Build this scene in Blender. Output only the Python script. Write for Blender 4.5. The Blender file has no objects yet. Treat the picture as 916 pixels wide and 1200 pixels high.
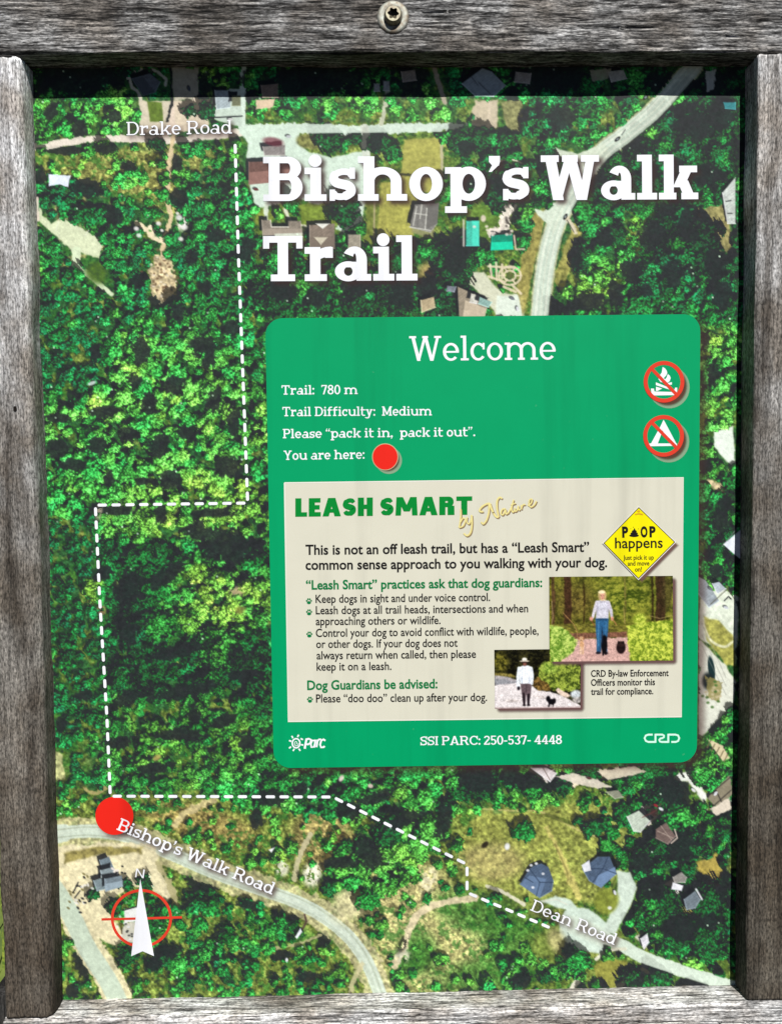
import bpy, bmesh, math, random
import numpy as np
from mathutils import Matrix, Vector
C = bpy.context.scene.collection
scene = bpy.context.scene

# ---------------------------------------------------------------- camera, light, exposure
ZC = 1.42                                   # height of the board's centre above the ground
F_PX, CX, CY = 880.0, 458.0, 600.0          # focal length and centre, in pixels of the 916 x 1200 photograph
CAM = np.array([-0.02435, -1.00457, ZC + 0.09184])
PITCH, YAW, ROLL = (math.radians(a) for a in (-2.7904, -0.9764, 0.6604))
def _rot():
    cy, sy = math.cos(YAW), math.sin(YAW); cp, sp = math.cos(PITCH), math.sin(PITCH); cr, sr = math.cos(ROLL), math.sin(ROLL)
    return np.array([[cy, -sy, 0], [sy, cy, 0], [0, 0, 1]]) @ np.array([[1, 0, 0], [0, cp, -sp], [0, sp, cp]]) @ np.array([[cr, 0, sr], [0, 1, 0], [-sr, 0, cr]])
ROT = _rot()
cam_data = bpy.data.cameras.new('camera'); cam = bpy.data.objects.new('camera', cam_data); C.objects.link(cam)
M = Matrix.Identity(4)
for i in range(3):
    M[i][0] = ROT[i, 0]; M[i][1] = ROT[i, 2]; M[i][2] = -ROT[i, 1]; M[i][3] = CAM[i]
cam.matrix_world = M
cam_data.sensor_fit = 'VERTICAL'; cam_data.sensor_height = 36.0; cam_data.lens = F_PX / 1200 * 36.0
cam_data.clip_start = 0.01; cam_data.clip_end = 500
scene.camera = cam
SUN_DIR = Vector((0.23, -1.0, 1.16)).normalized()        # towards the sun: high in front of the board, a little to the right
el = math.asin(SUN_DIR.z); az = math.atan2(SUN_DIR.x, SUN_DIR.y)
world = bpy.data.worlds.new('World'); scene.world = world; world.use_nodes = True
wn = world.node_tree; sky = wn.nodes.new('ShaderNodeTexSky'); sky.sky_type = 'NISHITA'; sky.sun_disc = False
sky.dust_density = 0.1; sky.air_density = 0.35; sky.altitude = 2500; sky.sun_elevation = el; sky.sun_rotation = az; wn.links.new(sky.outputs['Color'], wn.nodes['Background'].inputs['Color'])
wn.nodes['Background'].inputs['Strength'].default_value = 0.05
sd = bpy.data.lights.new('sun', 'SUN'); sd.energy = 4.9; sd.angle = math.radians(0.5); sd.color = (1.0, 0.97, 0.92)
so = bpy.data.objects.new('sun', sd); C.objects.link(so); so.rotation_euler = (-SUN_DIR).to_track_quat('-Z', 'Y').to_euler(); so.location = (0.6, -2.6, 4)
scene.view_settings.view_transform = 'Standard'; scene.view_settings.look = 'None'
scene.view_settings.exposure = 0.37; scene.view_settings.gamma = 1.0

# ---------------------------------------------------------------- helpers
def pt(px, py, y=0.0):
    """where the sight line through a measured point of the photograph meets the vertical plane at depth y"""
    px, py = np.asarray(px, float), np.asarray(py, float)
    d = ROT @ np.stack([(px - CX) / F_PX, np.ones_like(px), -(py - CY) / F_PX]).reshape(3, -1)
    t = (y - CAM[1]) / d[1]
    return np.stack([CAM[0] + d[0] * t, np.full(d.shape[1], y), CAM[2] + d[2] * t], 1)
def P1(px, py, y=0.0): return pt([px], [py], y)[0]
def lin(c):
    c = np.asarray(c, float); return np.where(c <= .04045, c / 12.92, ((c + .055) / 1.055) ** 2.4)
INK = np.array([0.79, 0.80, 0.82])          # reflectance of the white of the print
def inkcol(r, g, b): return tuple(lin(np.array([r, g, b]) / 255.0) * INK)
def link(ob, parent=None):
    C.objects.link(ob)
    if parent: ob.parent = parent; ob.matrix_parent_inverse = parent.matrix_world.inverted()
    return ob
def thing(name, label, cat, loc):
    o = bpy.data.objects.new(name, None); o.empty_display_size = .05; C.objects.link(o); o.location = loc; o['label'] = label; o['category'] = cat
    o.matrix_world = Matrix.Translation(loc)
    return o
def mesh_obj(name, verts, faces, mats, parent=None, smooth=False, midx=None):
    me = bpy.data.meshes.new(name); me.from_pydata([tuple(map(float, v)) for v in verts], [], faces)
    for m in (mats if isinstance(mats, (list, tuple)) else [mats]): me.materials.append(m)
    if midx is not None: me.polygons.foreach_set('material_index', midx)
    if smooth: me.polygons.foreach_set('use_smooth', [True] * len(me.polygons))
    me.update(); o = bpy.data.objects.new(name, me)
    return link(o, parent)
_print = {}
def print_mat(name, col, rough=.5, spec=.1):
    """flat printed ink with the faint unevenness of a screen print"""
    key = (name,)
    if key in _print: return _print[key]
    m = bpy.data.materials.new(name); m.use_nodes = True; nt = m.node_tree; b = nt.nodes['Principled BSDF']
    b.inputs['Roughness'].default_value = rough; b.inputs['Specular IOR Level'].default_value = spec
    tc = nt.nodes.new('ShaderNodeTexCoord'); n = nt.nodes.new('ShaderNodeTexNoise'); n.inputs['Scale'].default_value = 22; n.inputs['Detail'].default_value = 5
    nt.links.new(tc.outputs['Object'], n.inputs['Vector'])
    mx = nt.nodes.new('ShaderNodeMix'); mx.data_type = 'RGBA'; nt.links.new(n.outputs['Fac'], mx.inputs['Factor'])
    mx.inputs[6].default_value = tuple(c * .95 for c in col) + (1,); mx.inputs[7].default_value = tuple(min(1, c * 1.05) for c in col) + (1,)
    mp = nt.nodes.new('ShaderNodeMapping'); mp.inputs['Scale'].default_value = (26, 26, 1.6); nt.links.new(tc.outputs['Object'], mp.inputs['Vector'])
    n2 = nt.nodes.new('ShaderNodeTexNoise'); n2.inputs['Scale'].default_value = 1; n2.inputs['Detail'].default_value = 4; nt.links.new(mp.outputs['Vector'], n2.inputs['Vector'])
    r2 = nt.nodes.new('ShaderNodeValToRGB'); r2.color_ramp.elements[0].position = .32; r2.color_ramp.elements[0].color = (.86, .86, .86, 1); r2.color_ramp.elements[1].position = .5; r2.color_ramp.elements[1].color = (1, 1, 1, 1); nt.links.new(n2.outputs['Fac'], r2.inputs['Fac'])
    m2 = nt.nodes.new('ShaderNodeMix'); m2.data_type = 'RGBA'; m2.blend_type = 'MULTIPLY'; m2.inputs['Factor'].default_value = 1; nt.links.new(mx.outputs[2], m2.inputs[6]); nt.links.new(r2.outputs['Color'], m2.inputs[7])
    n3 = nt.nodes.new('ShaderNodeTexNoise'); n3.inputs['Scale'].default_value = 130; n3.inputs['Detail'].default_value = 6; nt.links.new(tc.outputs['Object'], n3.inputs['Vector'])
    r3 = nt.nodes.new('ShaderNodeValToRGB'); r3.color_ramp.elements[0].position = .70; r3.color_ramp.elements[0].color = (0, 0, 0, 1); r3.color_ramp.elements[1].position = .80; r3.color_ramp.elements[1].color = (.10, .10, .10, 1); nt.links.new(n3.outputs['Fac'], r3.inputs['Fac'])
    m3 = nt.nodes.new('ShaderNodeMix'); m3.data_type = 'RGBA'; nt.links.new(r3.outputs['Color'], m3.inputs['Factor']); nt.links.new(m2.outputs[2], m3.inputs[6]); m3.inputs[7].default_value = (.5, .5, .46, 1)
    nt.links.new(m3.outputs[2], b.inputs['Base Color'])
    _print[key] = m
    return m
def picture_mat(name='printed_picture', rough=.5):
    """ink whose colour is held per point of the sheet"""
    m = bpy.data.materials.new(name); m.use_nodes = True; nt = m.node_tree; b = nt.nodes['Principled BSDF']
    b.inputs['Roughness'].default_value = rough; b.inputs['Specular IOR Level'].default_value = .1
    a = nt.nodes.new('ShaderNodeAttribute'); a.attribute_name = 'ink'; nt.links.new(a.outputs['Color'], b.inputs['Base Color'])
    return m
def ply(y): return y * .5 if -.006 < y < 0 else y      # the ink layers lie a fraction of a millimetre apart
def flat(name, polys, y, mat, parent=None, stag=1.2e-6, midx=None):
    """ink on the print: polygons given in photograph pixels, lying at depth y in front of the board"""
    V, Fc = [], []
    y = ply(y)
    for i, p in enumerate(polys):
        n0 = len(V); q = pt([a[0] for a in p], [a[1] for a in p], y - (i % 97) * stag); V.extend(q)
        # face the viewer (-y)
        A = sum(p[j][0] * p[(j + 1) % len(p)][1] - p[(j + 1) % len(p)][0] * p[j][1] for j in range(len(p)))
        f = list(range(n0, len(V))); Fc.append(f[::-1] if A > 0 else f)
    return mesh_obj(name, V, Fc, mat, parent, midx=midx)
def sheet(name, xs, ys, colors, y, mat, parent=None, keep=None, to_px=None):
    """a printed picture: grid in photograph pixels with an ink colour per point"""
    nx, ny = len(xs), len(ys); gx, gy = np.meshgrid(xs, ys)
    if to_px: gx, gy = to_px(gx, gy)
    V = pt(gx.ravel(), gy.ravel(), ply(y))
    i = np.arange((ny - 1) * nx).reshape(ny - 1, nx)[:, :-1]
    F = np.stack([i, i + nx, i + nx + 1, i + 1], -1).reshape(-1, 4)
    if keep is not None: F = F[keep.ravel()]
    me = bpy.data.meshes.new(name); me.vertices.add(len(V)); me.vertices.foreach_set('co', V.astype(np.float32).ravel())
    me.loops.add(len(F) * 4); me.loops.foreach_set('vertex_index', F.astype(np.int32).ravel())
    me.polygons.add(len(F)); me.polygons.foreach_set('loop_start', np.arange(0, len(F) * 4, 4, dtype=np.int32)); me.polygons.foreach_set('loop_total', np.full(len(F), 4, np.int32))
    a = me.color_attributes.new('ink', 'FLOAT_COLOR', 'POINT'); c = np.ones((len(V), 4), np.float32); c[:, :3] = lin(colors.reshape(-1, 3)) * INK
    a.data.foreach_set('color', c.ravel()); me.materials.append(mat); me.update(calc_edges=True); me.validate()
    return link(bpy.data.objects.new(name, me), parent)
SHADOW_INK = None
def soft(name, outline, grow, c_in, c_out, y, mat, parent=None):
    """a printed soft edged shadow: halftone ink that thins out from an outline outwards"""
    global SHADOW_INK
    if SHADOW_INK is None:
        SHADOW_INK = bpy.data.materials.new('halftone_shadow_ink'); SHADOW_INK.use_nodes = True; nt = SHADOW_INK.node_tree; b = nt.nodes['Principled BSDF']
        b.inputs['Roughness'].default_value = .5; b.inputs['Specular IOR Level'].default_value = .1
        a = nt.nodes.new('ShaderNodeAttribute'); a.attribute_name = 'ink'; nt.links.new(a.outputs['Color'], b.inputs['Base Color']); nt.links.new(a.outputs['Alpha'], b.inputs['Alpha'])
    y = ply(y); P = np.array(outline, float); n = len(P); cen = P.mean(0); V, Fc, al = [], [], []
    nr = 6; nrm = []
    for i in range(n):
        a, b = P[i - 1], P[(i + 1) % n]; d = b - a; l = np.hypot(*d) or 1; nrm.append(np.array([d[1], -d[0]]) / l)
    nrm = np.array(nrm)
    if np.mean(((P - cen) * nrm).sum(1)) < 0: nrm = -nrm
    V.append(P1(*cen, y)); al.append(.95)
    for r in range(nr + 1):
        t = r / nr; Q = P + nrm * (grow * (t * 2 - 1)); V.extend(pt(Q[:, 0], Q[:, 1], y)); k = t * t * (3 - 2 * t); al.extend([.95 * (1 - k)] * n)
    A = sum(P[j][0] * P[(j + 1) % n][1] - P[(j + 1) % n][0] * P[j][1] for j in range(n))
    for i in range(n):
        j = (i + 1) % n; f = [0, 1 + i, 1 + j]; Fc.append(f[::-1] if A > 0 else f)
        for r in range(nr):
            a, b = 1 + r * n, 1 + (r + 1) * n; f = [a + i, b + i, b + j, a + j]; Fc.append(f[::-1] if A > 0 else f)
    o = mesh_obj(name, V, Fc, SHADOW_INK, parent)
    at = o.data.color_attributes.new('ink', 'FLOAT_COLOR', 'POINT'); c = np.ones((len(V), 4), np.float32); c[:, :3] = lin(np.array(c_in) / 255.0) * INK; c[:, 3] = al; at.data.foreach_set('color', c.ravel())
    return o

# ---------------------------------------------------------------- printed aerial picture
# The board is a flat printed map. Its ink is worked out here as a synthetic aerial view
# (tree crowns as a height field, clearings, roads, roofs) and kept as ink colour per point.
X0, Y0, NX, NY = 28, 64, 852, 1120
rng = np.random.default_rng(11)
GY, GX = np.mgrid[Y0:Y0 + NY, X0:X0 + NX].astype(np.float32)

def vnoise(shape, sx, sy, seed):
    """smooth value noise, cell size sx by sy"""
    r = np.random.default_rng(seed)
    h, w = shape
    gh, gw = int(h / sy) + 3, int(w / sx) + 3
    g = r.random((gh, gw)).astype(np.float32)
    y = np.arange(h) / sy + r.random(); x = np.arange(w) / sx + r.random()
    yi = y.astype(int); xi = x.astype(int)
    fy = (y - yi)[:, None]; fx = (x - xi)[None, :]
    fy = fy * fy * (3 - 2 * fy); fx = fx * fx * (3 - 2 * fx)
    a = g[yi][:, xi]; b = g[yi][:, xi + 1]; c = g[yi + 1][:, xi]; d = g[yi + 1][:, xi + 1]
    return ((a * (1 - fx) + b * fx) * (1 - fy) + (c * (1 - fx) + d * fx) * fy).astype(np.float32)

def fbm(shape, s, seed, octv=3, gain=.55, asp=1.0):
    t = 0; amp = 1.0; tot = 0
    for o in range(octv):
        t = t + amp * vnoise(shape, max(1.01, s * asp / 2 ** o), max(1.01, s / 2 ** o), seed + 17 * o)
        tot += amp; amp *= gain
    return t / tot

def sm(a, b, x):
    t = np.clip((x - a) / (b - a), 0, 1)
    return t * t * (3 - 2 * t)

def blob(cx, cy, rx, ry, ang=0, edge=.35):
    c, s = math.cos(math.radians(ang)), math.sin(math.radians(ang))
    dx, dy = GX - cx, GY - cy
    d = np.sqrt(((dx * c + dy * s) / rx) ** 2 + ((-dx * s + dy * c) / ry) ** 2)
    return 1 - sm(1 - edge, 1 + edge, d)

WOB = (fbm(GX.shape, 9, 900, 3) - .5) * 2       # edge wobble
WOB2 = (fbm(GX.shape, 3, 930, 2) - .5) * 2
def poly(pts, soft=.8, wob=0.0, w2=0.0):
    """coverage of a polygon, optionally with a ragged edge"""
    P = np.array(pts, np.float32)
    m = 10 + abs(wob) * 2 + w2 * 2 + soft * 2
    x0 = max(int(P[:, 0].min() - m) - X0, 0); x1 = min(int(P[:, 0].max() + m) - X0, NX)
    y0 = max(int(P[:, 1].min() - m) - Y0, 0); y1 = min(int(P[:, 1].max() + m) - Y0, NY)
    out = np.zeros(GX.shape, np.float32)
    if x1 <= x0 or y1 <= y0: return out
    gx, gy = GX[y0:y1, x0:x1], GY[y0:y1, x0:x1]
    ins = np.zeros(gx.shape, bool); dist = np.full(gx.shape, 1e9, np.float32)
    n = len(P)
    for i in range(n):
        ax, ay = P[i]; bx, by = P[(i + 1) % n]
        if ay != by:
            c = (ay > gy) != (by > gy)
            ins ^= c & (gx < (bx - ax) * (gy - ay) / (by - ay) + ax)
        L = (bx - ax) ** 2 + (by - ay) ** 2 + 1e-9
        t = np.clip(((gx - ax) * (bx - ax) + (gy - ay) * (by - ay)) / L, 0, 1)
        dist = np.minimum(dist, (gx - ax - t * (bx - ax)) ** 2 + (gy - ay - t * (by - ay)) ** 2)
    sd = np.sqrt(dist) * np.where(ins, 1, -1)
    sd = sd + WOB[y0:y1, x0:x1] * wob + WOB2[y0:y1, x0:x1] * w2
    out[y0:y1, x0:x1] = sm(-soft, soft, sd)
    return out

def path(pts, w, soft=.9, wob=0.0, w2=0.0):
    """coverage of a polyline of width w (w may be a list)"""
    P = np.array(pts, np.float32)
    W = np.full(len(P), w, np.float32) if np.isscalar(w) else np.interp(np.linspace(0, 1, len(P)), np.linspace(0, 1, len(w)), w).astype(np.float32)
    sd = np.full(GX.shape, -1e3, np.float32)
    m = W.max() + 8
    for i in range(len(P) - 1):
        ax, ay = P[i]; bx, by = P[i + 1]
        x0 = max(int(min(ax, bx) - m) - X0, 0); x1 = min(int(max(ax, bx) + m) - X0, NX)
        y0 = max(int(min(ay, by) - m) - Y0, 0); y1 = min(int(max(ay, by) + m) - Y0, NY)
        if x1 <= x0 or y1 <= y0: continue
        gx, gy = GX[y0:y1, x0:x1], GY[y0:y1, x0:x1]
        L = (bx - ax) ** 2 + (by - ay) ** 2 + 1e-9
        t = np.clip(((gx - ax) * (bx - ax) + (gy - ay) * (by - ay)) / L, 0, 1)
        d = np.sqrt((gx - ax - t * (bx - ax)) ** 2 + (gy - ay - t * (by - ay)) ** 2)
        hw = (W[i] + (W[i + 1] - W[i]) * t) / 2
        sd[y0:y1, x0:x1] = np.maximum(sd[y0:y1, x0:x1], hw - d)
    if wob or w2: sd = sd + WOB * wob + WOB2 * w2
    return sm(-soft, soft, sd)

def smooth(pts, n=6):
    """Catmull-Rom through the points"""
    P = [np.array(p, float) for p in pts]
    P = [2 * P[0] - P[1]] + P + [2 * P[-1] - P[-2]]
    out = []
    for i in range(1, len(P) - 2):
        for k in range(n):
            t = k / n
            out.append(tuple(.5 * (2 * P[i] + (P[i + 1] - P[i - 1]) * t + (2 * P[i - 1] - 5 * P[i] + 4 * P[i + 1] - P[i + 2]) * t * t
                                   + (3 * P[i] - P[i - 1] - 3 * P[i + 1] + P[i + 2]) * t ** 3)))
    out.append(tuple(P[-2]))
    return out

def blur3(a, r):
    for _ in range(2):
        for ax in (0, 1):
            c = np.cumsum(np.pad(a, [(r + 1, r) if i == ax else (0, 0) for i in (0, 1)], mode='edge'), axis=ax)
            a = (np.take(c, range(2 * r + 1, c.shape[ax]), ax) - np.take(c, range(0, c.shape[ax] - 2 * r - 1), ax)) / (2 * r + 1)
    return a
def rgb(*c): return np.array(c, np.float32) / 255.0

# ---- control maps -------------------------------------------------------------------
n40 = fbm(GX.shape, 42, 1, 3); n14 = fbm(GX.shape, 14, 5, 3)
dens = np.full(GX.shape, .92, np.float32)      # crown density
warm = .34 + (n40 - .5) * .9                    # 0 teal .. 1 yellow green
lite = .55 + (n14 - .5) * .8                    # crown brightness
big = np.full(GX.shape, .5, np.float32)         # 0 shrubs .. 1 tall trees
G = np.zeros(GX.shape + (3,), np.float32)       # ground ink
gn = fbm(GX.shape, 20, 31, 4); gf = fbm(GX.shape, 3.2, 37, 2)
G[:] = rgb(96, 118, 52) + (gn - .5)[..., None] * rgb(80, 50, 36) * 1.2 + (gf - .5)[..., None] * rgb(90, 90, 60) * 1.1
def tint(mask, col, k=1.0, tex=.18):
    global G
    c = np.asarray(col, np.float32) * (1 + (gf - .5) * 2 * tex + (gn - .5) * tex)[..., None]
    G = G * (1 - mask * k)[..., None] + c * (mask * k)[..., None]
def ctl(m, d=None, w=None, l=None, b=None):
    global dens, warm, lite, big
    if d is not None: dens = dens * (1 - m) + d * m
    if w is not None: warm = warm * (1 - m) + (w + (n40 - .5) * .3) * m
    if l is not None: lite = lite * (1 - m) + (l + (n14 - .5) * .55) * m
    if b is not None: big = big * (1 - m) + b * m

# forests: left side
ctl(blob(165, 370, 150, 90), w=.3, l=.5)
ctl(blob(170, 505, 150, 105), w=.48, l=.74, b=.62)
ctl(blob(75, 400, 50, 70), w=.12, l=.48, b=.25)
ctl(blob(230, 600, 110, 50), w=.6, l=.6, b=.6)
ctl(poly([(50, 600), (112, 600), (128, 935), (60, 940)], 14), d=1, w=.14, l=.38, b=.1)
ctl(poly([(128, 640), (318, 640), (318, 930), (134, 930)], 16), d=1, w=.18, l=.16, b=.75)
ctl(blob(255, 700, 70, 50), w=.62, l=.58, b=.6)
ctl(blob(210, 870, 110, 60), w=.5, l=.4, b=.35)
ctl(blob(70, 900, 45, 35), d=.7, w=.2, l=.42)
# upper left
ctl(poly([(30, 115), (165, 115), (165, 160), (30, 165)], 8), d=.75, w=.45, l=.6)
ctl(poly([(30, 178), (280, 172), (280, 255), (30, 220)], 12), d=.5, w=.5, l=.55, b=.3)
ctl(blob(95, 200, 30, 18), d=.3, w=.6, l=.6, b=.2)
ctl(blob(90, 232, 60, 18, 10), d=1.1, w=.12, l=.4, b=.6)
ctl(blob(250, 275, 55, 75), d=1, w=.2, l=.48, b=.5)
ctl(blob(150, 300, 40, 60), d=.95, w=.25, l=.5)
# upper middle: gardens round the houses
ctl(poly([(300, 118), (620, 118), (620, 372), (300, 372)], 10), d=.38, w=.4, l=.5, b=.5)
ctl(poly([(300, 118), (540, 118), (540, 145), (300, 145)], 5), d=.8, w=.4, l=.62, b=.25)
ctl(poly([(305, 300), (560, 290), (560, 372), (305, 372)], 8), d=.9, w=.3, l=.42, b=.85)
ctl(blob(590, 160, 60, 45), d=.75, w=.25, l=.48, b=.5)
# upper right forest
ctl(poly([(640, 60), (890, 60), (890, 380), (640, 380)], 10), d=.95, w=.2, l=.36, b=1.0)
ctl(blob(735, 290, 70, 26, -50), d=.9, w=.42, l=.6, b=.2)
ctl(blob(690, 335, 45, 35), d=.8, w=.55, l=.6, b=.3)
ctl(blob(700, 150, 45, 26, -35), d=.8, w=.3, l=.5, b=.3)
ctl(poly([(812, 380), (880, 380), (880, 500), (812, 500)], 8), d=.9, w=.55, l=.62, b=.4)
ctl(poly([(812, 560), (880, 560), (880, 690), (812, 690)], 8), d=.95, w=.3, l=.45, b=.8)
# bottom: scrub and field
ctl(poly([(65, 930), (560, 925), (540, 1050), (450, 1180), (60, 1180)], 10), d=.34, w=.45, l=.46, b=.25)
ctl(poly([(240, 905), (600, 890), (600, 945), (400, 960), (240, 935)], 8), d=.9, w=.34, l=.5, b=.6)
ctl(blob(290, 1100, 110, 62, 20), d=.62, w=.32, l=.42, b=.45)
ctl(blob(445, 1005, 75, 34, -35), d=.95, w=.42, l=.62, b=.7)
ctl(blob(360, 1130, 55, 35), d=.5, w=.4, l=.42, b=.3)
ctl(poly([(545, 930), (860, 900), (860, 1180), (455, 1180), (470, 1075), (545, 1040)], 10), d=.3, w=.4, l=.5, b=.4)
ctl(blob(590, 1050, 70, 22, 20), d=.25, w=.3, l=.3, b=.1)
ctl(poly([(575, 955), (700, 940), (750, 985), (700, 1060), (560, 1040), (540, 990)], 8), d=.0)
ctl(blob(520, 1100, 70, 50), d=.06)
ctl(blob(600, 940, 70, 16, -5), d=.75, w=.5, l=.6, b=.2)
ctl(poly([(700, 900), (860, 880), (860, 1180), (700, 1180)], 12), d=.62, w=.32, l=.42, b=.7)
ctl(poly([(760, 1020), (856, 960), (856, 1120), (770, 1120)], 8), d=.95, w=.28, l=.33, b=1)
ctl(blob(610, 910, 60, 16), d=.8, w=.3, l=.3, b=.8)

# ---- ground -------------------------------------------------------------------------
CREAM = rgb(226, 216, 190); PALE = rgb(206, 222, 206); OLIVE = rgb(150, 148, 84); TAN = rgb(184, 170, 124)
STRAW = rgb(170, 162, 92); LAWN = rgb(112, 138, 60); ASPH = rgb(200, 212, 194); WHITE = rgb(240, 244, 240)
bare = np.zeros(GX.shape, np.float32)           # keeps crowns off
def lay(mask, col, k=1.0, tex=.06, clear=1.0):
    global bare
    tint(mask, col, k, tex); bare = np.maximum(bare, mask * clear)
tint(blob(160, 205, 130, 34, -4), OLIVE, .8, .5); tint(blob(230, 240, 60, 40), OLIVE, .7, .5)
tint(blob(80, 265, 60, 45), TAN, .7, .4)
# bottom scrub
tint(poly([(65, 930), (560, 925), (540, 1050), (450, 1180), (60, 1180)], 16), rgb(112, 126, 60), .8, .6)
tint(blob(235, 965, 70, 20, 15), rgb(150, 130, 80), .8, .5); tint(blob(380, 985, 40, 35, 30), rgb(165, 145, 95), .8, .4)
tint(blob(470, 1050, 60, 40, -20), rgb(178, 164, 118), .8, .45); tint(blob(520, 1110, 90, 60), rgb(182, 176, 118), .9, .4)
tint(poly([(560, 950), (700, 938), (752, 985), (700, 1060), (560, 1045), (535, 990)], 6), rgb(142, 148, 74), 1, .45)
tint(blob(600, 975, 60, 24), rgb(140, 144, 72), .6, .3); tint(blob(575, 1010, 38, 22), rgb(180, 166, 110), .7, .2)
for (cx, cy, rx, ry, a) in ((480, 1130, 26, 14, -40), (490, 1115, 26, 22, 60), (560, 1070, 50, 24, 15), (600, 1100, 34, 26, 0), (575, 1140, 60, 20, -10), (330, 1090, 40, 12, 20)):
    tint(blob(cx, cy, rx, ry, a, .5), rgb(64, 116, 48), .8, .35)
tint(blob(655, 1110, 40, 22), rgb(120, 130, 62), .7, .4)
tint(blob(828, 1020, 24, 30), rgb(164, 150, 78), .9, .3)
lay(poly([(815, 1010), (838, 1000), (848, 1020), (842, 1040), (828, 1042), (820, 1030)], 2, 3), rgb(170, 152, 76), 1, .25)
lay(poly([(808, 300 - 55), (850, 236), (862, 300), (835, 292), (812, 270)], 2, 4), rgb(160, 150, 100), .9, .35)

# Drake Road and the verges along it
lay(path(smooth([(28, 174), (60, 170), (90, 165), (130, 162), (200, 164), (245, 160), (285, 154)]), 8.5, wob=1.5, w2=1.2), rgb(226, 216, 200), 1, .05)
lay(path([(285, 152), (345, 150), (420, 153), (470, 150), (512, 149), (560, 146)], [12, 12, 12, 12, 10, 2], w2=2), PALE, 1, .04)
lay(path([(285, 80), (284, 150)], 8, wob=1), PALE); lay(poly([(250, 104), (282, 104), (284, 150), (246, 138)], 1, 1), rgb(190, 205, 190))
lay(path(smooth([(150, 92), (155, 86), (166, 82), (182, 83), (194, 92), (194, 100)]), 4, w2=1), rgb(190, 190, 175))
lay(path(smooth([(152, 90), (155, 102), (164, 112), (168, 150)]), 4, w2=1), rgb(205, 200, 180))
lay(poly([(200, 78), (234, 78), (232, 116), (204, 118)], 1, 2), rgb(176, 172, 152)); lay(poly([(163, 118), (204, 118), (207, 158), (163, 158)], 1, 2), rgb(206, 196, 172))
lay(poly([(172, 118), (190, 120), (191, 142), (176, 143)], 1, 1), rgb(96, 118, 48), 1, .2)
lay(poly([(200, 118), (246, 116), (244, 150), (196, 158)], 1, 3), rgb(224, 206, 186), .9)
lay(path([(200, 80), (202, 120), (196, 142)], 3, w2=1.5), rgb(30, 36, 32))
lay(path(smooth([(203, 160), (200, 180), (198, 205), (196, 232), (200, 255), (193, 280), (190, 300)]), 5.5, w2=2), rgb(216, 196, 154))
lay(path(smooth([(192, 282), (180, 278), (168, 266), (160, 262)]), 6, w2=2), rgb(230, 216, 180)); lay(path([(184, 276), (176, 266)], 4, w2=2), rgb(236, 224, 190))
lay(poly([(184, 298), (198, 302), (207, 322), (203, 344), (190, 354), (180, 342), (174, 318)], 1.5, 6, 3), rgb(190, 174, 136), 1, .5)
lay(blob(214, 262, 7, 9, 0, .6) * (WOB2 > -.2), rgb(236, 230, 222), 1, .2)
# pale yard on the left edge
lay(poly([(44, 234), (50, 252), (60, 262), (74, 256), (80, 258), (122, 284), (116, 302), (94, 296), (86, 296), (68, 278), (44, 258)], 1.2, 1.5, 1), rgb(208, 216, 180), 1, .08)
lay(path([(90, 294), (89, 310), (104, 322), (131, 345)], [11, 9, 7, 5], w2=.6), rgb(208, 222, 186)); tint(blob(115, 318, 16, 14, 40), rgb(70, 100, 36), .9, .25); bare = np.maximum(bare, blob(115, 318, 13, 11, 40))
# turning circle, drives and lawns in the upper middle
lay(poly([(280, 148), (345, 146), (352, 150), (350, 168), (362, 178), (388, 184), (430, 176), (432, 215), (424, 262), (404, 274), (394, 268), (412, 245), (410, 232), (386, 246), (350, 232), (322, 240), (300, 244), (288, 200), (290, 168)], 1.2, 1.5, .5), rgb(204, 222, 204), 1, .06)
lay(path([(427, 150), (430, 200)], 10, wob=1), rgb(205, 212, 196))
lay(blob(362, 166, 15, 9, 10, .2), rgb(128, 130, 76), 1, .4)
lay(poly([(474, 164), (518, 160), (518, 232), (468, 214)], 1.5, 2), rgb(168, 166, 86), 1, .14)
lay(poly([(446, 214), (496, 206), (484, 278), (440, 278)], 1.5, 2), rgb(162, 160, 80), 1, .18)
lay(poly([(430, 222), (446, 220), (440, 285), (426, 284)], 1.5, 2), rgb(112, 122, 56), .9, .25)
lay(path([(439, 222), (438, 278)], 2), rgb(170, 160, 120)); lay(path([(517, 158), (518, 206)], 3, w2=1), rgb(184, 178, 140))
lay(path([(464, 204), (512, 207)], 3, w2=1), rgb(60, 62, 40)); lay(poly([(484, 236), (512, 238), (508, 282), (482, 272)], 1.5, 2), rgb(150, 146, 108), .8)
lay(poly([(352, 240), (392, 238), (402, 262), (352, 266)], 1.5, 2), rgb(120, 140, 56), 1, .25)
lay(poly([(300, 246), (322, 246), (318, 262), (300, 264)], 1.5, 2), rgb(128, 146, 62), 1, .25)
lay(path([(334, 246), (342, 262), (372, 268)], 3, w2=1), rgb(214, 214, 192)); lay(path([(312, 240), (312, 262)], 5, w2=1), rgb(206, 216, 196))
tint(blob(565, 258, 34, 26), rgb(92, 124, 50), .9, .3); bare = np.maximum(bare, blob(560, 262, 20, 22))
lay(path(smooth([(600, 238), (592, 254), (590, 268), (578, 274)]), 12, w2=3), rgb(214, 206, 190), 1, .25)
lay(path([(456, 80), (452, 118), (447, 145)], 5, w2=2), rgb(186, 190, 164)); lay(path([(508, 78), (521, 120)], 6, w2=1), rgb(170, 160, 140))
lay(poly([(556, 118), (584, 116), (582, 150), (552, 146)], 1.5, 3), rgb(206, 190, 168), .9); lay(path([(574, 120), (572, 152)], 4, w2=2), rgb(210, 196, 170))
lay(poly([(585, 118), (612, 118), (614, 160), (594, 150)], 1.5, 3), rgb(140, 138, 94), .9, .35)
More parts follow.
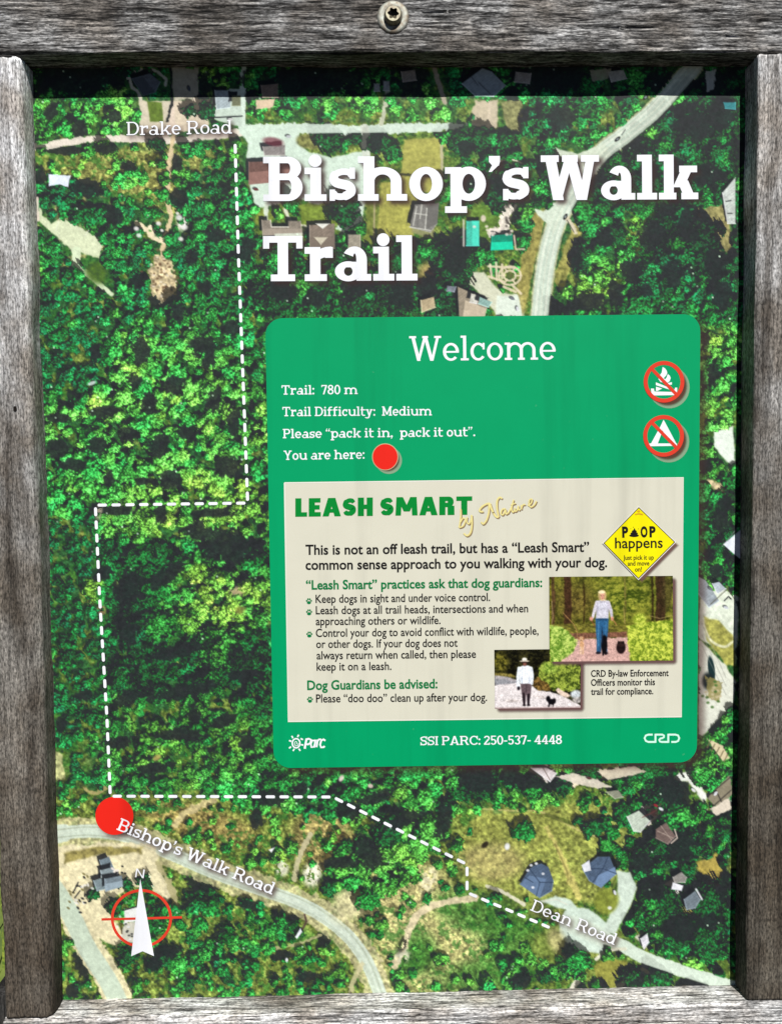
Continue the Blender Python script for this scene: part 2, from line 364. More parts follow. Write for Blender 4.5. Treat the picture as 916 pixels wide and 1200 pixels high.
lay(path(smooth([(586, 188), (600, 186), (614, 194)]), 3, w2=1), rgb(212, 208, 184))
lay(poly([(548, 318), (566, 320), (588, 342), (612, 346), (612, 372), (584, 372), (560, 342), (544, 328)], 1.5, 2), rgb(206, 208, 182))
lay(poly([(582, 346), (612, 346), (614, 374), (580, 374)], 1.2, 1.5), rgb(216, 226, 210))
lay(path(smooth([(500, 318), (520, 324), (545, 334)]), 6, w2=3), rgb(196, 176, 130)); lay(blob(500, 320, 12, 14, 0, .5), rgb(170, 150, 96), .8, .4)
lay(poly([(616, 250), (640, 246), (622, 330), (612, 372), (606, 340)], 1.5, 2), rgb(150, 140, 78), .9, .3)
lay(poly([(648, 330), (660, 290), (672, 262), (684, 262), (670, 310), (658, 345)], 1.5, 3), rgb(158, 150, 84), .8, .35)
# main road on the right
MR = smooth([(826, 60), (800, 92), (768, 128), (735, 156), (704, 180), (682, 208), (662, 240), (648, 272), (638, 318), (632, 376)])
lay(path(MR, 24, w2=.8), rgb(176, 178, 140), 1, .25); lay(path(MR, 20, wob=.4), rgb(202, 216, 198), 1, .05)
for o, w, c, k in ((-5, 1.4, (226, 230, 212), .7), (5, 1.4, (226, 230, 212), .7), (0, 1.1, (170, 184, 166), .7), (-8, 1, (168, 180, 158), .6), (9, 1, (168, 180, 158), .6)):
    q = [(x + o, y + o * .35) for x, y in MR]
    tint(path(q, w), rgb(*c), k, .05)
lay(poly([(638, 164), (656, 176), (676, 180), (708, 168), (716, 182), (690, 198), (666, 190), (650, 182)], 1.2, 1.5), rgb(204, 214, 192))
lay(poly([(622, 242), (636, 248), (648, 238), (664, 236), (650, 276), (640, 262), (630, 252)], 1.2, 1), rgb(204, 216, 196)); lay(path([(664, 256), (674, 272)], 5, w2=2), rgb(206, 196, 168))
# drives at the right edge
lay(poly([(836, 506), (858, 500), (862, 552), (846, 536), (836, 522)], 1.2, 1.5), rgb(226, 236, 222))
lay(poly([(828, 562), (846, 566), (850, 578), (838, 578)], 1.5, 3), rgb(226, 206, 162), 1, .3)
lay(poly([(820, 690), (846, 690), (866, 700), (862, 780), (838, 760), (818, 748)], 1.2, 1), rgb(222, 230, 210), 1, .12)
lay(poly([(824, 722), (842, 728), (858, 744), (862, 782), (848, 778), (828, 752)], 1.5, 2), rgb(166, 164, 84), 1, .3)
tint(path(smooth([(822, 728), (832, 750), (848, 758), (858, 752)]), 3), rgb(226, 226, 196), .8)
lay(poly([(818, 748), (850, 780), (862, 800), (858, 826), (828, 858), (818, 866)], 1.2, 1), rgb(218, 220, 204), 1, .06)
# Bishop's Walk Road and the yards under it
BW = smooth([(60, 978), (104, 974), (150, 980), (200, 1000), (250, 1022), (306, 1042), (350, 1058), (385, 1078), (412, 1102), (432, 1132), (450, 1178)])
lay(path(BW, 33, wob=4, w2=2), rgb(206, 196, 152), .75, .35, clear=.8); lay(path(BW, [22, 22, 21] + [15.5] * (len(BW) - 3), w2=.5), ASPH, 1, .07)
tint(path([(x + 1.5, y - 5) for x, y in BW], 1.2), rgb(160, 168, 140), .55)
tint(path([(x - 3, y + 5) for x, y in BW], 1.2), rgb(150, 158, 132), .45)
lay(poly([(64, 992), (150, 986), (186, 992), (184, 1010), (206, 1048), (196, 1056), (172, 1036), (150, 1040), (124, 1062), (150, 1100), (140, 1112), (112, 1100), (66, 1054)], 2, 4, 1.5), rgb(222, 212, 172), 1, .16)
lay(poly([(74, 1000), (100, 994), (168, 992), (166, 1000), (110, 1002), (76, 1012)], 2, 3), rgb(136, 126, 70), .9, .4)
lay(path(smooth([(60, 1030), (82, 1064), (105, 1110), (128, 1146), (146, 1184)]), 33, wob=2, w2=2), rgb(218, 208, 168), .95, .2); lay(path(smooth([(56, 1030), (80, 1066), (103, 1112), (126, 1148), (144, 1184)]), 22, w2=.5), rgb(192, 206, 184), 1, .07)
lay(path(smooth([(186, 1012), (200, 1040), (206, 1064)]), 7, wob=2, w2=2), rgb(172, 164, 120), .9)
lay(path(smooth([(206, 966), (222, 950), (250, 938)]), 8, wob=2, w2=2), rgb(190, 176, 128), .9, .3); lay(path(smooth([(345, 1030), (352, 1000), (364, 978)]), 6, w2=2), rgb(196, 188, 150), .9)
lay(blob(366, 1025, 11, 14, 10, .4) * (WOB2 > -.35), rgb(226, 224, 200), 1, .25); lay(blob(330, 1018, 8, 9, 0, .4) * (WOB2 > -.3), rgb(214, 214, 186), 1, .25)
lay(blob(408, 1060, 20, 22, 40, .5), rgb(208, 200, 156), .85, .35)
lay(path(smooth([(556, 1052), (520, 1058), (494, 1068), (480, 1088), (474, 1108), (462, 1132)]), 8, wob=1.5, w2=1.5), rgb(210, 196, 160), .95, .2)
lay(path(smooth([(320, 1112), (350, 1106), (376, 1096)]), 3, w2=1.5), rgb(188, 178, 136), .8); lay(path(smooth([(424, 1130), (414, 1150), (410, 1166)]), 6, w2=2), rgb(196, 188, 146), .8)
lay(blob(502, 1032, 8, 16, 20, .5) * (WOB2 > -.2), rgb(214, 206, 170), .9, .3); lay(blob(472, 1120, 9, 8, 0, .5) * (WOB2 > -.1), rgb(206, 204, 176), .9, .3)
lay(path(smooth([(566, 948), (600, 950), (635, 952), (680, 974), (716, 986)]), 2, w2=1), rgb(196, 184, 124), .7); tint(path(smooth([(640, 955), (690, 972), (722, 990), (736, 1010)]), 5), rgb(60, 70, 30), .6)
lay(path(smooth([(640, 970), (656, 1000), (668, 1030), (678, 1052)]), [4, 6, 9, 6], w2=2), rgb(188, 178, 104), .9, .3)
tint(path(smooth([(650, 990), (664, 1022), (664, 1036)]), 2), rgb(110, 100, 56), .6)
# Dean Road
lay(path(smooth([(570, 1038), (590, 1046), (614, 1060)]), 4, w2=1), rgb(214, 210, 186), .95)
lay(poly([(632, 1056), (650, 1050), (668, 1054), (676, 1064), (690, 1064), (712, 1084), (706, 1118), (672, 1112), (656, 1098), (654, 1080), (662, 1066), (648, 1062)], 1.5, 1.5), rgb(200, 216, 200), 1, .08)
DR = smooth([(672, 1084), (700, 1096), (728, 1108), (758, 1124), (800, 1138), (838, 1150), (862, 1158)])
lay(path(DR, [22] * 8 + [15] * (len(DR) - 8), w2=.7), rgb(204, 218, 200), 1, .06)
lay(poly([(722, 1020), (738, 1022), (746, 1040), (738, 1062), (720, 1096), (706, 1090), (718, 1062), (724, 1040)], 1.5, 1), rgb(200, 214, 198), 1, .08)
lay(blob(710, 1056, 14, 16, 30, .2), rgb(128, 138, 58), 1, .25); lay(path(smooth([(698, 1124), (712, 1114), (732, 1112)]), 4), rgb(214, 214, 190))
lay(poly([(696, 1132), (712, 1122), (742, 1130), (720, 1158), (700, 1160)], 1.5, 2), rgb(140, 140, 66), 1, .25); lay(path([(724, 1156), (746, 1142)], 6, w2=.8), rgb(222, 222, 200)); lay(path([(800, 1156), (850, 1158)], 4, w2=1), rgb(214, 210, 184)); lay(path([(670, 1158), (676, 1150)], 7, w2=1), rgb(220, 216, 196)); lay(path([(764, 1142), (752, 1136)], 5, w2=1), rgb(216, 212, 190))
lay(blob(652, 1102, 10, 16, -20, .5), rgb(186, 178, 124), .8, .3)
# houses' yards, lower right
lay(poly([(606, 898), (640, 896), (655, 902), (648, 914), (640, 918), (620, 904)], 1, 1), rgb(226, 216, 206)); lay(path(smooth([(668, 916), (700, 908), (742, 902), (790, 896)]), [14, 12, 8, 6], w2=2), rgb(222, 208, 180), 1, .15)
lay(poly([(790, 906), (812, 902), (822, 920), (828, 936), (826, 956), (820, 962), (822, 940), (806, 916), (790, 914)], 1.5, 2, 1), rgb(230, 232, 222)); lay(poly([(746, 946), (776, 936), (780, 948), (758, 970), (748, 962)], 1.5, 2), rgb(224, 216, 204)); lay(poly([(776, 1036), (788, 1030), (802, 1040), (792, 1050), (784, 1056)], 1.5, 2), rgb(220, 212, 206))
lay(poly([(748, 970), (764, 978), (784, 1000), (760, 1006)], 2, 2), rgb(134, 138, 66), .9, .3); lay(poly([(744, 1098), (758, 1088), (764, 1104), (754, 1112)], 1.5, 2), rgb(210, 206, 190)); lay(blob(806, 1068, 9, 7, 20, .4), rgb(170, 160, 84), .9)
lay(poly([(64, 880), (74, 884), (76, 912), (66, 914)], 1.5, 2), rgb(196, 196, 140), .9, .3)
lay(path(smooth([(100, 924), (112, 930), (132, 918)]), 4, w2=2), rgb(176, 160, 110), .8)

fl = sm(.55, .9, dens) * (1 - bare) * sm(.35, .6, fbm(GX.shape, 11, 61, 2) + .14 * big)
G = G * (1 - .85 * fl)[..., None] + rgb(34, 76, 46) * (.8 + .5 * gf)[..., None] * (.85 * fl)[..., None]
g2 = fbm(GX.shape, 2.4, 63, 2, .9); g3 = fbm(GX.shape, 6, 67, 2, .8)
calm = np.maximum(poly([(560, 950), (700, 938), (752, 985), (700, 1060), (560, 1045), (535, 990)], 6), np.maximum(blob(655, 1110, 40, 22), blob(590, 1050, 70, 22, 20)))
rough = ((1 - bare * .95) * (1 - .45 * calm))[..., None]
G = G * (1 + rough * ((g2 - .5) * .9 + (g3 - .5) * .5)[..., None])
veg = sm(.52, .66, fbm(GX.shape, 8, 71, 3, .8)) * (1 - bare) * .7 * (1 - .92 * calm)
G = G * (1 - veg)[..., None] + rgb(56, 112, 46) * (.6 + .8 * g2)[..., None] * veg[..., None]
# ---- crowns as a height field ---------------------------------------------------------
Hh = np.zeros(GX.shape, np.float32)
A = np.zeros(GX.shape + (3,), np.float32)
cov = np.zeros(GX.shape, np.float32)
TEAL = rgb(18, 106, 70); MID = rgb(46, 136, 60); LIME = rgb(120, 172, 66); YEL = rgb(168, 178, 86)
def crown_col(w, l, j):
    if w < .35: c = TEAL + (MID - TEAL) * max(0, w / .35)
    elif w < .7: c = MID + (LIME - MID) * ((w - .35) / .35)
    else: c = LIME + (YEL - LIME) * min(1, (w - .7) / .3)
    return c * (.46 + .82 * max(.05, l)) * j
def crown(cx, cy, r, h, col, squash=1.0):
    global Hh, A
    x0, x1 = int(cx - r * 1.4) - X0, int(cx + r * 1.4) + 2 - X0
    y0, y1 = int(cy - r * 1.4) - Y0, int(cy + r * 1.4) + 2 - Y0
    x0, y0 = max(x0, 0), max(y0, 0); x1, y1 = min(x1, NX), min(y1, NY)
    if x1 <= x0 or y1 <= y0: return
    dx, dy = GX[y0:y1, x0:x1] - cx, (GY[y0:y1, x0:x1] - cy) / squash
    d = np.sqrt(dx * dx + dy * dy) / r + WOB2[y0:y1, x0:x1] * .42 + WOB[y0:y1, x0:x1] * .45
    hh = np.where(d < 1, h * (.45 + .55 * np.sqrt(np.clip(1 - d * d, 0, 1))), 0)
    s = Hh[y0:y1, x0:x1]; m = hh > s
    s[m] = hh[m]; A[y0:y1, x0:x1][m] = col; cov[y0:y1, x0:x1][m] = 1
def samp(a, x, y): return a[min(max(int(y) - Y0, 0), NY - 1), min(max(int(x) - X0, 0), NX - 1)]
stand = .55 + 1.1 * sm(.35, .7, fbm(GX.shape, 26, 87, 2))
for k in range(15000):
    x, y = X0 + rng.random() * NX, Y0 + rng.random() * NY
    if 330 < x < 800 and 390 < y < 880: continue
    d = samp(dens, x, y)
    if rng.random() > d * .95 or samp(bare, x, y) > .35: continue
    b = samp(big, x, y)
    r = rng.uniform(2.6, 5.4) + b * rng.random() ** 2 * 9.5
    if max(samp(bare, x + r, y), samp(bare, x - r, y), samp(bare, x, y + r), samp(bare, x, y - r)) > .6 and rng.random() < .75: continue
    h = (r * rng.uniform(.7, 1.4) * (1 + b * .8) + 1.5) * samp(stand, x, y)
    crown(x, y, r, h, crown_col(samp(warm, x, y) + rng.normal(0, .09), samp(lite, x, y) + rng.normal(0, .09), rng.uniform(.85, 1.15)), rng.uniform(.8, 1.25))
core = sm(.8, .97, blur3(bare, 2)); Hh = Hh * (1 - core); cov = cov * (1 - core)
# single trees that can be told apart in the print
def tree(x, y, r, w=.2, l=.3, h=None, sq=1.0): crown(x, y, r, h or r * 1.15 + 4, crown_col(w, l, 1), sq)
for t in ((385, 163, 17, .2, .2), (418, 162, 8, .15, .12), (442, 165, 15, .2, .22), (460, 178, 11, .25, .25), (222, 130, 9, .1, .12), (243, 128, 12, .1, .15), (186, 168, 11, .1, .12),
          (180, 168, 7, .1, .1), (403, 245, 17, .15, .14, None, 1.3), (346, 248, 5, .3, .15), (452, 292, 15, .15, .12), (465, 305, 14, .2, .2), (535, 315, 22, .15, .1, None, 1.3), (520, 300, 12, .75, .1), (540, 290, 14, .1, .1),
          (540, 165, 15, .2, .2), (566, 162, 15, .15, .18), (548, 225, 16, .2, .25), (585, 225, 20, .1, .15), (598, 212, 14, .15, .15), (614, 262, 12, .3, .5), (612, 285, 10, .3, .45), (325, 300, 13, .15, .14), (395, 300, 15, .2, .12),
          (322, 350, 22, .15, .15), (375, 345, 22, .2, .2), (420, 355, 22, .15, .12), (460, 345, 24, .15, .1), (512, 355, 18, .1, .08), (530, 362, 20, .1, .1),
          (683, 305, 12, .1, .1, None, 1.8), (820, 290, 24, .1, .08, None, 1.5), (776, 270, 16, .1, .1, None, 1.6), (720, 275, 14, .15, .12), (752, 180, 18, .15, .12), (820, 150, 26, .1, .1), (790, 110, 14, .45, .7), (764, 158, 13, .55, .65), (745, 185, 12, .45, .6),
          (615, 975, 13, .3, .45), (602, 978, 5, .15, .15), (676, 962, 6, .2, .2), (696, 970, 13, .2, .28), (540, 920, 14, .42, .75), (560, 918, 22, .15, .1), (540, 930, 14, .25, .3), (505, 975, 16, .5, .72), (490, 990, 14, .5, .68), (470, 1000, 12, .6, .66), (450, 1005, 14, .55, .62), (430, 1012, 12, .5, .6), (430, 1055, 13, .35, .55), (444, 1042, 9, .5, .65), (412, 1035, 10, .35, .6), (460, 975, 20, .2, .2), (400, 1015, 12, .2, .16, None, .6), (470, 985, 14, .2, .15),
          (676, 1128, 18, .32, .5), (668, 1116, 10, .15, .1), (605, 1152, 9, .15, .1), (612, 1146, 10, .2, .14), (640, 1145, 8, .15, .15), (780, 932, 22, .15, .14, None, 1.2), (800, 958, 18, .4, .55), (820, 905, 14, .4, .45), (760, 900, 24, .25, .3), (752, 1080, 11, .25, .3), (776, 1056, 19, .2, .15), (752, 1004, 14, .2, .14), (790, 1095, 20, .15, .08), (800, 990, 24, .2, .2), (776, 995, 18, .2, .15), (760, 1100, 8, .15, .1), (810, 1130, 12, .6, .75), (775, 1114, 8, .5, .7), (766, 1132, 8, .2, .1), (740, 1150, 14, .25, .25), (775, 1150, 14, .25, .2), (712, 922, 9, .8, .1), (690, 905, 14, .25, .2), (655, 922, 12, .15, .12), (620, 920, 12, .15, .12), (830, 1060, 22, .2, .2), (828, 1100, 22, .22, .25),
          (110, 1048, 8, .2, .22), (148, 1036, 8, .2, .2), (134, 1062, 10, .2, .15), (170, 1034, 10, .2, .12), (188, 1068, 10, .2, .12), (180, 1082, 14, .3, .2), (195, 1122, 12, .15, .12), (180, 1130, 9, .15, .12), (222, 1154, 9, .2, .12), (208, 1130, 12, .4, .6), (240, 1120, 10, .4, .55), (150, 1122, 12, .2, .15),
          (115, 690, 15, .7, .52), (300, 695, 14, .72, .62), (305, 720, 12, .5, .6), (188, 735, 18, .4, .45), (222, 732, 13, .62, .5), (255, 762, 26, .45, .5, 22), (180, 690, 14, .3, .36), (255, 680, 12, .6, .6), (112, 470, 9, .75, .8), (95, 250, 12, .2, .25)):
    tree(*t)
road = np.maximum.reduce([path(MR, 19, .8, .4), path(BW, 14), path(DR, 13), path([(285, 152), (520, 149)], 11), path(smooth([(56, 1030), (80, 1066), (103, 1112), (126, 1148), (144, 1184)]), 18), poly([(722, 1020), (738, 1022), (746, 1040), (738, 1062), (720, 1096), (706, 1090), (718, 1062), (724, 1040)], 1.5, 1)])
Hh = Hh * (1 - road); cov = cov * (1 - road)
A = .5 * A + .5 * np.stack([blur3(A[..., i] * cov, 3) / np.maximum(blur3(cov, 3), .05) for i in range(3)], -1)
# light on the pictured forest comes from the lower right of the print
lump = fbm(GX.shape, 6.5, 51, 4, .8); fine = fbm(GX.shape, 2.4, 77, 2, .8)
Hc = Hh + cov * ((lump - .5) * 7 + (fine - .5) * 2.2)
Hc = np.maximum(Hc, 0)
Hb = np.maximum(Hh + cov * (lump - .5) * 3, 0)    # the crowns that throw the pictured shadows
gy_, gx_ = np.gradient(Hc)
L = np.array([.34, .56, .75]); L = L / np.linalg.norm(L)
nd = (-gx_ * L[0] - gy_ * L[1] + L[2]) / np.sqrt(gx_ ** 2 + gy_ ** 2 + 1)
shd = np.zeros(GX.shape, np.float32)
for k in range(1, 30):
    dx, dy = int(round(k * .52)), int(round(k * .86))
    Hs = np.zeros_like(Hb); Hs[:NY - dy, :NX - dx] = Hb[dy:, dx:] if dx else Hb[dy:, :]
    shd = np.maximum(shd, sm(0, 3.0, Hs - (Hb + k * 1.25) + (fine - .5) * 3))
shd = shd * (1 - .85 * road) * np.clip(.42 + .8 * big, 0, 1)
sun = np.clip(nd * .8 + .18, 0, 1) * (1 - .62 * shd); sun = .7 * sun + .3 * blur3(sun, 1)
spark = sm(.62, .86, fine) * sm(.25, .6, sun)
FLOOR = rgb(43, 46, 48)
crownc = A * (.36 + 1.12 * sun)[..., None] + (spark * .30)[..., None] * np.array([.75, 1., .6], np.float32) * (A.mean(2) * 2.0)[..., None]
grit = fbm(GX.shape, 1.7, 99, 2, .9)
crownc = crownc * (.52 + .96 * sm(.2, .8, grit))[..., None]

# black ink: deep shade between the tallest trees, plus rail shade along the top
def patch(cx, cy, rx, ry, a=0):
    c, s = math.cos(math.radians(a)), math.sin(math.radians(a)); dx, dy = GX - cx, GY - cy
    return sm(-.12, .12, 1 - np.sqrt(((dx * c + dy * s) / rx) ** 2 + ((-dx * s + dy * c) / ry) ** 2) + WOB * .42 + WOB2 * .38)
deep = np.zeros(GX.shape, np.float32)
for q in ((165, 408, 11, 17), (112, 414, 6, 11), (205, 451, 14, 12), (159, 447, 9, 9), (176, 473, 10, 13), (186, 522, 12, 14), (200, 561, 13, 11), (268, 547, 18, 13), (274, 493, 8, 20), (251, 468, 9, 14), (237, 405, 15, 12), (246, 420, 8, 14), (209, 366, 9, 12), (121, 482, 18, 7), (67, 490, 16, 6), (115, 522, 12, 11), (67, 525, 14, 12), (135, 598, 26, 6), (220, 507, 12, 7), (251, 601, 26, 6), (189, 604, 8, 11), (271, 385, 9, 10), (128, 559, 6, 12), (169, 564, 12, 5), (150, 508, 12, 8), (85, 545, 18, 7), (230, 620, 12, 10),
          (133, 253, 12, 13), (100, 220, 20, 10, 12), (210, 232, 10, 12), (207, 191, 8, 10), (77, 176, 28, 5), (122, 174, 14, 6), (94, 151, 9, 15), (134, 137, 9, 8), (253, 276, 16, 10), (288, 292, 12, 14), (190, 352, 18, 8), (60, 130, 8, 10), (48, 205, 7, 10), (160, 330, 8, 10), (225, 300, 8, 9), (265, 220, 8, 9), (150, 195, 9, 6), (240, 335, 10, 7),
          (845, 132, 16, 22), (813, 146, 24, 22), (813, 263, 18, 24), (838, 306, 14, 28), (765, 276, 16, 16), (673, 298, 8, 20), (738, 316, 14, 12), (780, 246, 14, 9), (708, 278, 10, 14), (690, 354, 22, 13), (657, 138, 18, 15), (735, 168, 16, 9), (825, 205, 26, 11), (788, 322, 12, 16), (697, 205, 8, 14), (845, 345, 12, 18), (720, 345, 9, 14), (757, 340, 8, 10), (790, 190, 12, 9), (790, 108, 14, 8),
          (150, 690, 16, 22, 20), (195, 675, 26, 9, -30), (120, 672, 12, 6, -40), (214, 811, 40, 8, -12), (210, 861, 34, 7, -4), (150, 818, 22, 8, -24), (283, 793, 18, 7, 14), (204, 765, 34, 8, -14), (265, 640, 34, 20, 10), (240, 625, 20, 10), (150, 742, 12, 14, 30), (140, 870, 16, 8, -20), (262, 845, 14, 7, -20), (180, 900, 22, 6, -10), (290, 870, 12, 10, -30), (228, 840, 9, 9), (72, 850, 6, 9), (100, 815, 10, 7),
          (560, 912, 24, 16), (598, 908, 14, 14), (410, 950, 14, 10), (440, 935, 20, 8, -20), (475, 960, 26, 9, -24), (520, 958, 10, 24, 10), (432, 1000, 14, 24, -30), (398, 1010, 20, 7), (320, 935, 18, 10), (352, 925, 10, 8), (300, 960, 8, 12), (345, 1075, 9, 5), (380, 1100, 8, 8), (330, 1120, 12, 6), (360, 1145, 10, 6), (236, 1035, 22, 9, 20), (290, 1060, 16, 7, 20), (195, 1115, 16, 8), (96, 1130, 8, 18, -20), (85, 1160, 8, 8), (180, 1130, 10, 8),
          (630, 918, 30, 7), (690, 912, 16, 8), (780, 916, 14, 8), (790, 928, 18, 14), (752, 1010, 14, 12), (795, 985, 18, 12), (768, 1040, 14, 16), (795, 1085, 18, 18), (830, 1010, 8, 10), (790, 1000, 24, 8), (845, 1035, 8, 20), (830, 1080, 16, 8), (610, 1148, 12, 9), (668, 1112, 10, 8), (716, 1012, 10, 6), (746, 1150, 10, 6),
          (92, 92, 56, 20), (375, 92, 52, 20), (483, 94, 18, 20), (640, 92, 46, 20), (600, 110, 10, 10), (775, 100, 18, 16), (835, 100, 14, 14), (240, 98, 8, 14), (340, 100, 12, 16),  # top strip blackened in the ink to deepen the rail's shadow there
          (835, 440, 8, 12), (826, 545, 8, 8), (845, 610, 10, 16), (838, 668, 8, 8), (850, 590, 9, 9), (826, 398, 6, 10), (330, 340, 16, 12), (470, 340, 16, 22), (535, 300, 18, 24), (370, 350, 14, 10), (420, 335, 20, 10), (500, 340, 14, 16), (440, 165, 8, 14), (545, 172, 12, 10), (586, 216, 14, 14), (550, 215, 10, 10)):
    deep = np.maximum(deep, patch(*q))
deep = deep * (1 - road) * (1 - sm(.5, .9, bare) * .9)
gl = (1 - .74 * shd)[..., None] * (1.05 + .10 * (fine - .5))[..., None]
P = G * gl * (1 - cov)[..., None] + crownc * cov[..., None]
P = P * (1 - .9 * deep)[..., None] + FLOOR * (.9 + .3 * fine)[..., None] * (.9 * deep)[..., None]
P = np.maximum(P, FLOOR * (.8 + .4 * fine)[..., None])
for i in range(3): P[..., i] = .82 * P[..., i] + .18 * blur3(P[..., i], 1)
# roofs, cars and small bright things lie on top of the picture
def ink(mask, col, k=1.0, tex=.06):
    global P
    c = np.asarray(col, np.float32) * (1 + (gf - .5) * 2 * tex + (fine - .5) * tex)[..., None]
    P = P * (1 - mask * k)[..., None] + c * (mask * k)[..., None]
DK = rgb(36, 38, 42)
def roof(pts, col, ridge=None, shade=.8, off=(-4, -5), soft=.7):
    ink(poly([(x + off[0] * t, y + off[1] * t) for t in (1, ) for x, y in pts], .9, 0, .8), DK, .9)
    m = poly(pts, soft); ink(m, col, 1, .12)
    n = len(pts); cx = sum(p[0] for p in pts) / n; cy = sum(p[1] for p in pts) / n
    sl = np.sin((GX * .6 + GY * .8) * 2.2) * .5 + .5; ink(m * sl, np.asarray(col) * .82, .35)      # courses of roofing
    for i in range(n):
        a, b = pts[i], pts[(i + 1) % n]
        if (a[1] + b[1]) / 2 > cy: ink(path([a, b], 1.2, .6), np.minimum(np.asarray(col) * 1.3 + .06, 1), .6)
    if ridge:
        ink(poly(ridge, soft), np.asarray(col) * shade)
def lines(segs, w, col, k=.9):
    for s in segs: ink(path(s, w, .7), col, k)
GREY = rgb(150, 142, 126); BLUE = rgb(84, 102, 126); WHT = rgb(238, 240, 244)
# white roof and sheds on the left
ink(poly([(57, 204), (83, 206), (80, 219), (70, 216), (58, 218)], .8, 0, .6), rgb(232, 240, 252)); lines([[(44, 232), (45, 258)]], 3, rgb(230, 216, 200))
lines([[(70, 256), (66, 270)], [(100, 276), (104, 270)]], 1.5, rgb(226, 230, 208), .6)
roof([(155, 92), (176, 86), (188, 96), (182, 108), (168, 112)], rgb(112, 120, 128), [(155, 92), (168, 90), (182, 108), (168, 112)])
roof([(252, 106), (270, 106), (270, 126), (254, 128)], rgb(172, 186, 190)); lines([[(246, 138), (284, 136)]], 1.6, DK); roof([(272, 112), (282, 112), (282, 124), (272, 124)], rgb(120, 124, 96))
for x, y, r in ((210, 255, 4), (216, 266, 4), (212, 280, 3), (160, 268, 3), (163, 276, 3), (208, 250, 2), (186, 262, 3), (190, 270, 2)): ink(blob(x, y, r, r * .8, 20, .5), rgb(244, 240, 236), .85)
for k in range(46):
    x, y = 191 + rng.normal(0, 8), 325 + rng.normal(0, 14); ink(blob(x, y, rng.uniform(1, 2.2), rng.uniform(1, 1.8), 0, .6), rgb(108, 84, 62) if k % 3 else rgb(232, 220, 196), .75)
# houses round the turning circle
roof([(308, 172), (334, 170), (334, 182), (310, 182)], rgb(150, 144, 140)); ink(blob(320, 166, 12, 5, 10), rgb(110, 44, 58), .7)
roof([(292, 190), (340, 188), (340, 204), (336, 212), (292, 216)], rgb(122, 92, 84), [(292, 202), (340, 198), (336, 212), (292, 216)], 1.25)
roof([(307, 258), (317, 258), (318, 266), (338, 266), (338, 259), (352, 259), (354, 274), (308, 275)], rgb(146, 136, 122), [(308, 268), (354, 268), (354, 275), (308, 276)], 1.15); lines([[(317, 258), (318, 266), (338, 266)]], 1.2, rgb(228, 224, 208))
ink(poly([(322, 274), (354, 273), (354, 277), (322, 278)], .7), rgb(214, 220, 200))
roof([(363, 264), (392, 262), (392, 291), (363, 290)], rgb(140, 126, 112), [(363, 278), (392, 276), (392, 291), (363, 290)], .9); ink(poly([(368, 278), (384, 278), (376, 287)], .6), rgb(208, 200, 176)); ink(poly([(370, 262), (386, 262), (378, 268)], .6), rgb(238, 238, 226))
roof([(408, 275), (422, 275), (422, 291), (408, 290)], rgb(168, 160, 142))
roof([(486, 240), (514, 238), (512, 262), (504, 272), (480, 266)], rgb(134, 132, 126), [(500, 240), (514, 238), (512, 262), (500, 268)], .85)
lines([[(488, 242), (484, 264)], [(486, 250), (500, 252)], [(494, 240), (492, 256)], [(480, 266), (504, 270)], [(500, 244), (498, 268)]], 1.3, rgb(220, 220, 208), .75)
roof([(546, 259), (561, 259), (561, 288), (546, 288)], rgb(72, 200, 174), [(553, 259), (561, 259), (561, 288), (553, 288)], 1.12, (0, -5)); lines([[(543, 258), (543, 288)]], 2, rgb(232, 226, 214), .8)
roof([(576, 276), (600, 274), (601, 292), (575, 293)], rgb(18, 150, 118), [(576, 284), (600, 283), (601, 292), (575, 293)], 1.45, (-1, -5))
for k in range(16): ink(blob(582 + rng.normal(0, 8), 270 + rng.normal(0, 3), 2, 1.6, 0, .5), rgb(240, 226, 214), .8)
for k in range(12): ink(blob(594 + rng.normal(0, 2), 250 + rng.normal(0, 10), 1.6, 1.6, 0, .5), rgb(90, 84, 78), .7)
ink(blob(566, 256, 3, 4), rgb(240, 220, 210), .8); lines([[(602, 276), (604, 292), (614, 292)]], 2, rgb(214, 190, 170))
# laid out pale garden beds
PB = rgb(226, 212, 180)
lines([[(574, 310), (576, 326)], [(581, 308), (582, 328)], [(588, 310), (588, 326)], [(572, 312), (602, 314)], [(572, 324), (590, 330)]], 2.6, PB)
for ring, w in (((597, 323, 7, 6), 2.2), ((597, 323, 13, 11), 2.4)):
    lines([[(ring[0] + ring[2] * math.cos(a * .39), ring[1] + ring[3] * math.sin(a * .39)) for a in range(17)]], w, PB)
lines([[(597 + 6 * math.cos(a), 323 + 5 * math.sin(a)), (597 + 13 * math.cos(a), 323 + 11 * math.sin(a))] for a in (0, 1.05, 2.1, 3.14, 4.2, 5.2)], 1.8, PB); ink(blob(597, 323, 4, 4), rgb(96, 104, 60), .8)
lines([[(590, 336), (604, 342)], [(600, 334), (610, 344)]], 3, PB)
roof([(536, 336), (572, 352), (566, 376), (538, 372)], rgb(158, 146, 126), [(545, 352), (570, 362), (566, 376), (542, 372)], 1.3); roof([(552, 344), (560, 346), (558, 356), (550, 354)], rgb(210, 208, 194)); roof([(562, 348), (576, 354), (572, 360), (560, 356)], rgb(150, 186, 176))
roof([(493, 352), (508, 348), (510, 360), (494, 366)], rgb(196, 178, 142)); roof([(524, 335), (534, 336), (532, 342), (523, 341)], rgb(128, 134, 144))
roof([(541, 98), (565, 80), (576, 84), (592, 100), (578, 113), (556, 112)], rgb(170, 184, 190)); lines([[(560, 96), (574, 110)], [(552, 90), (560, 100)]], 1.2, rgb(110, 116, 118))
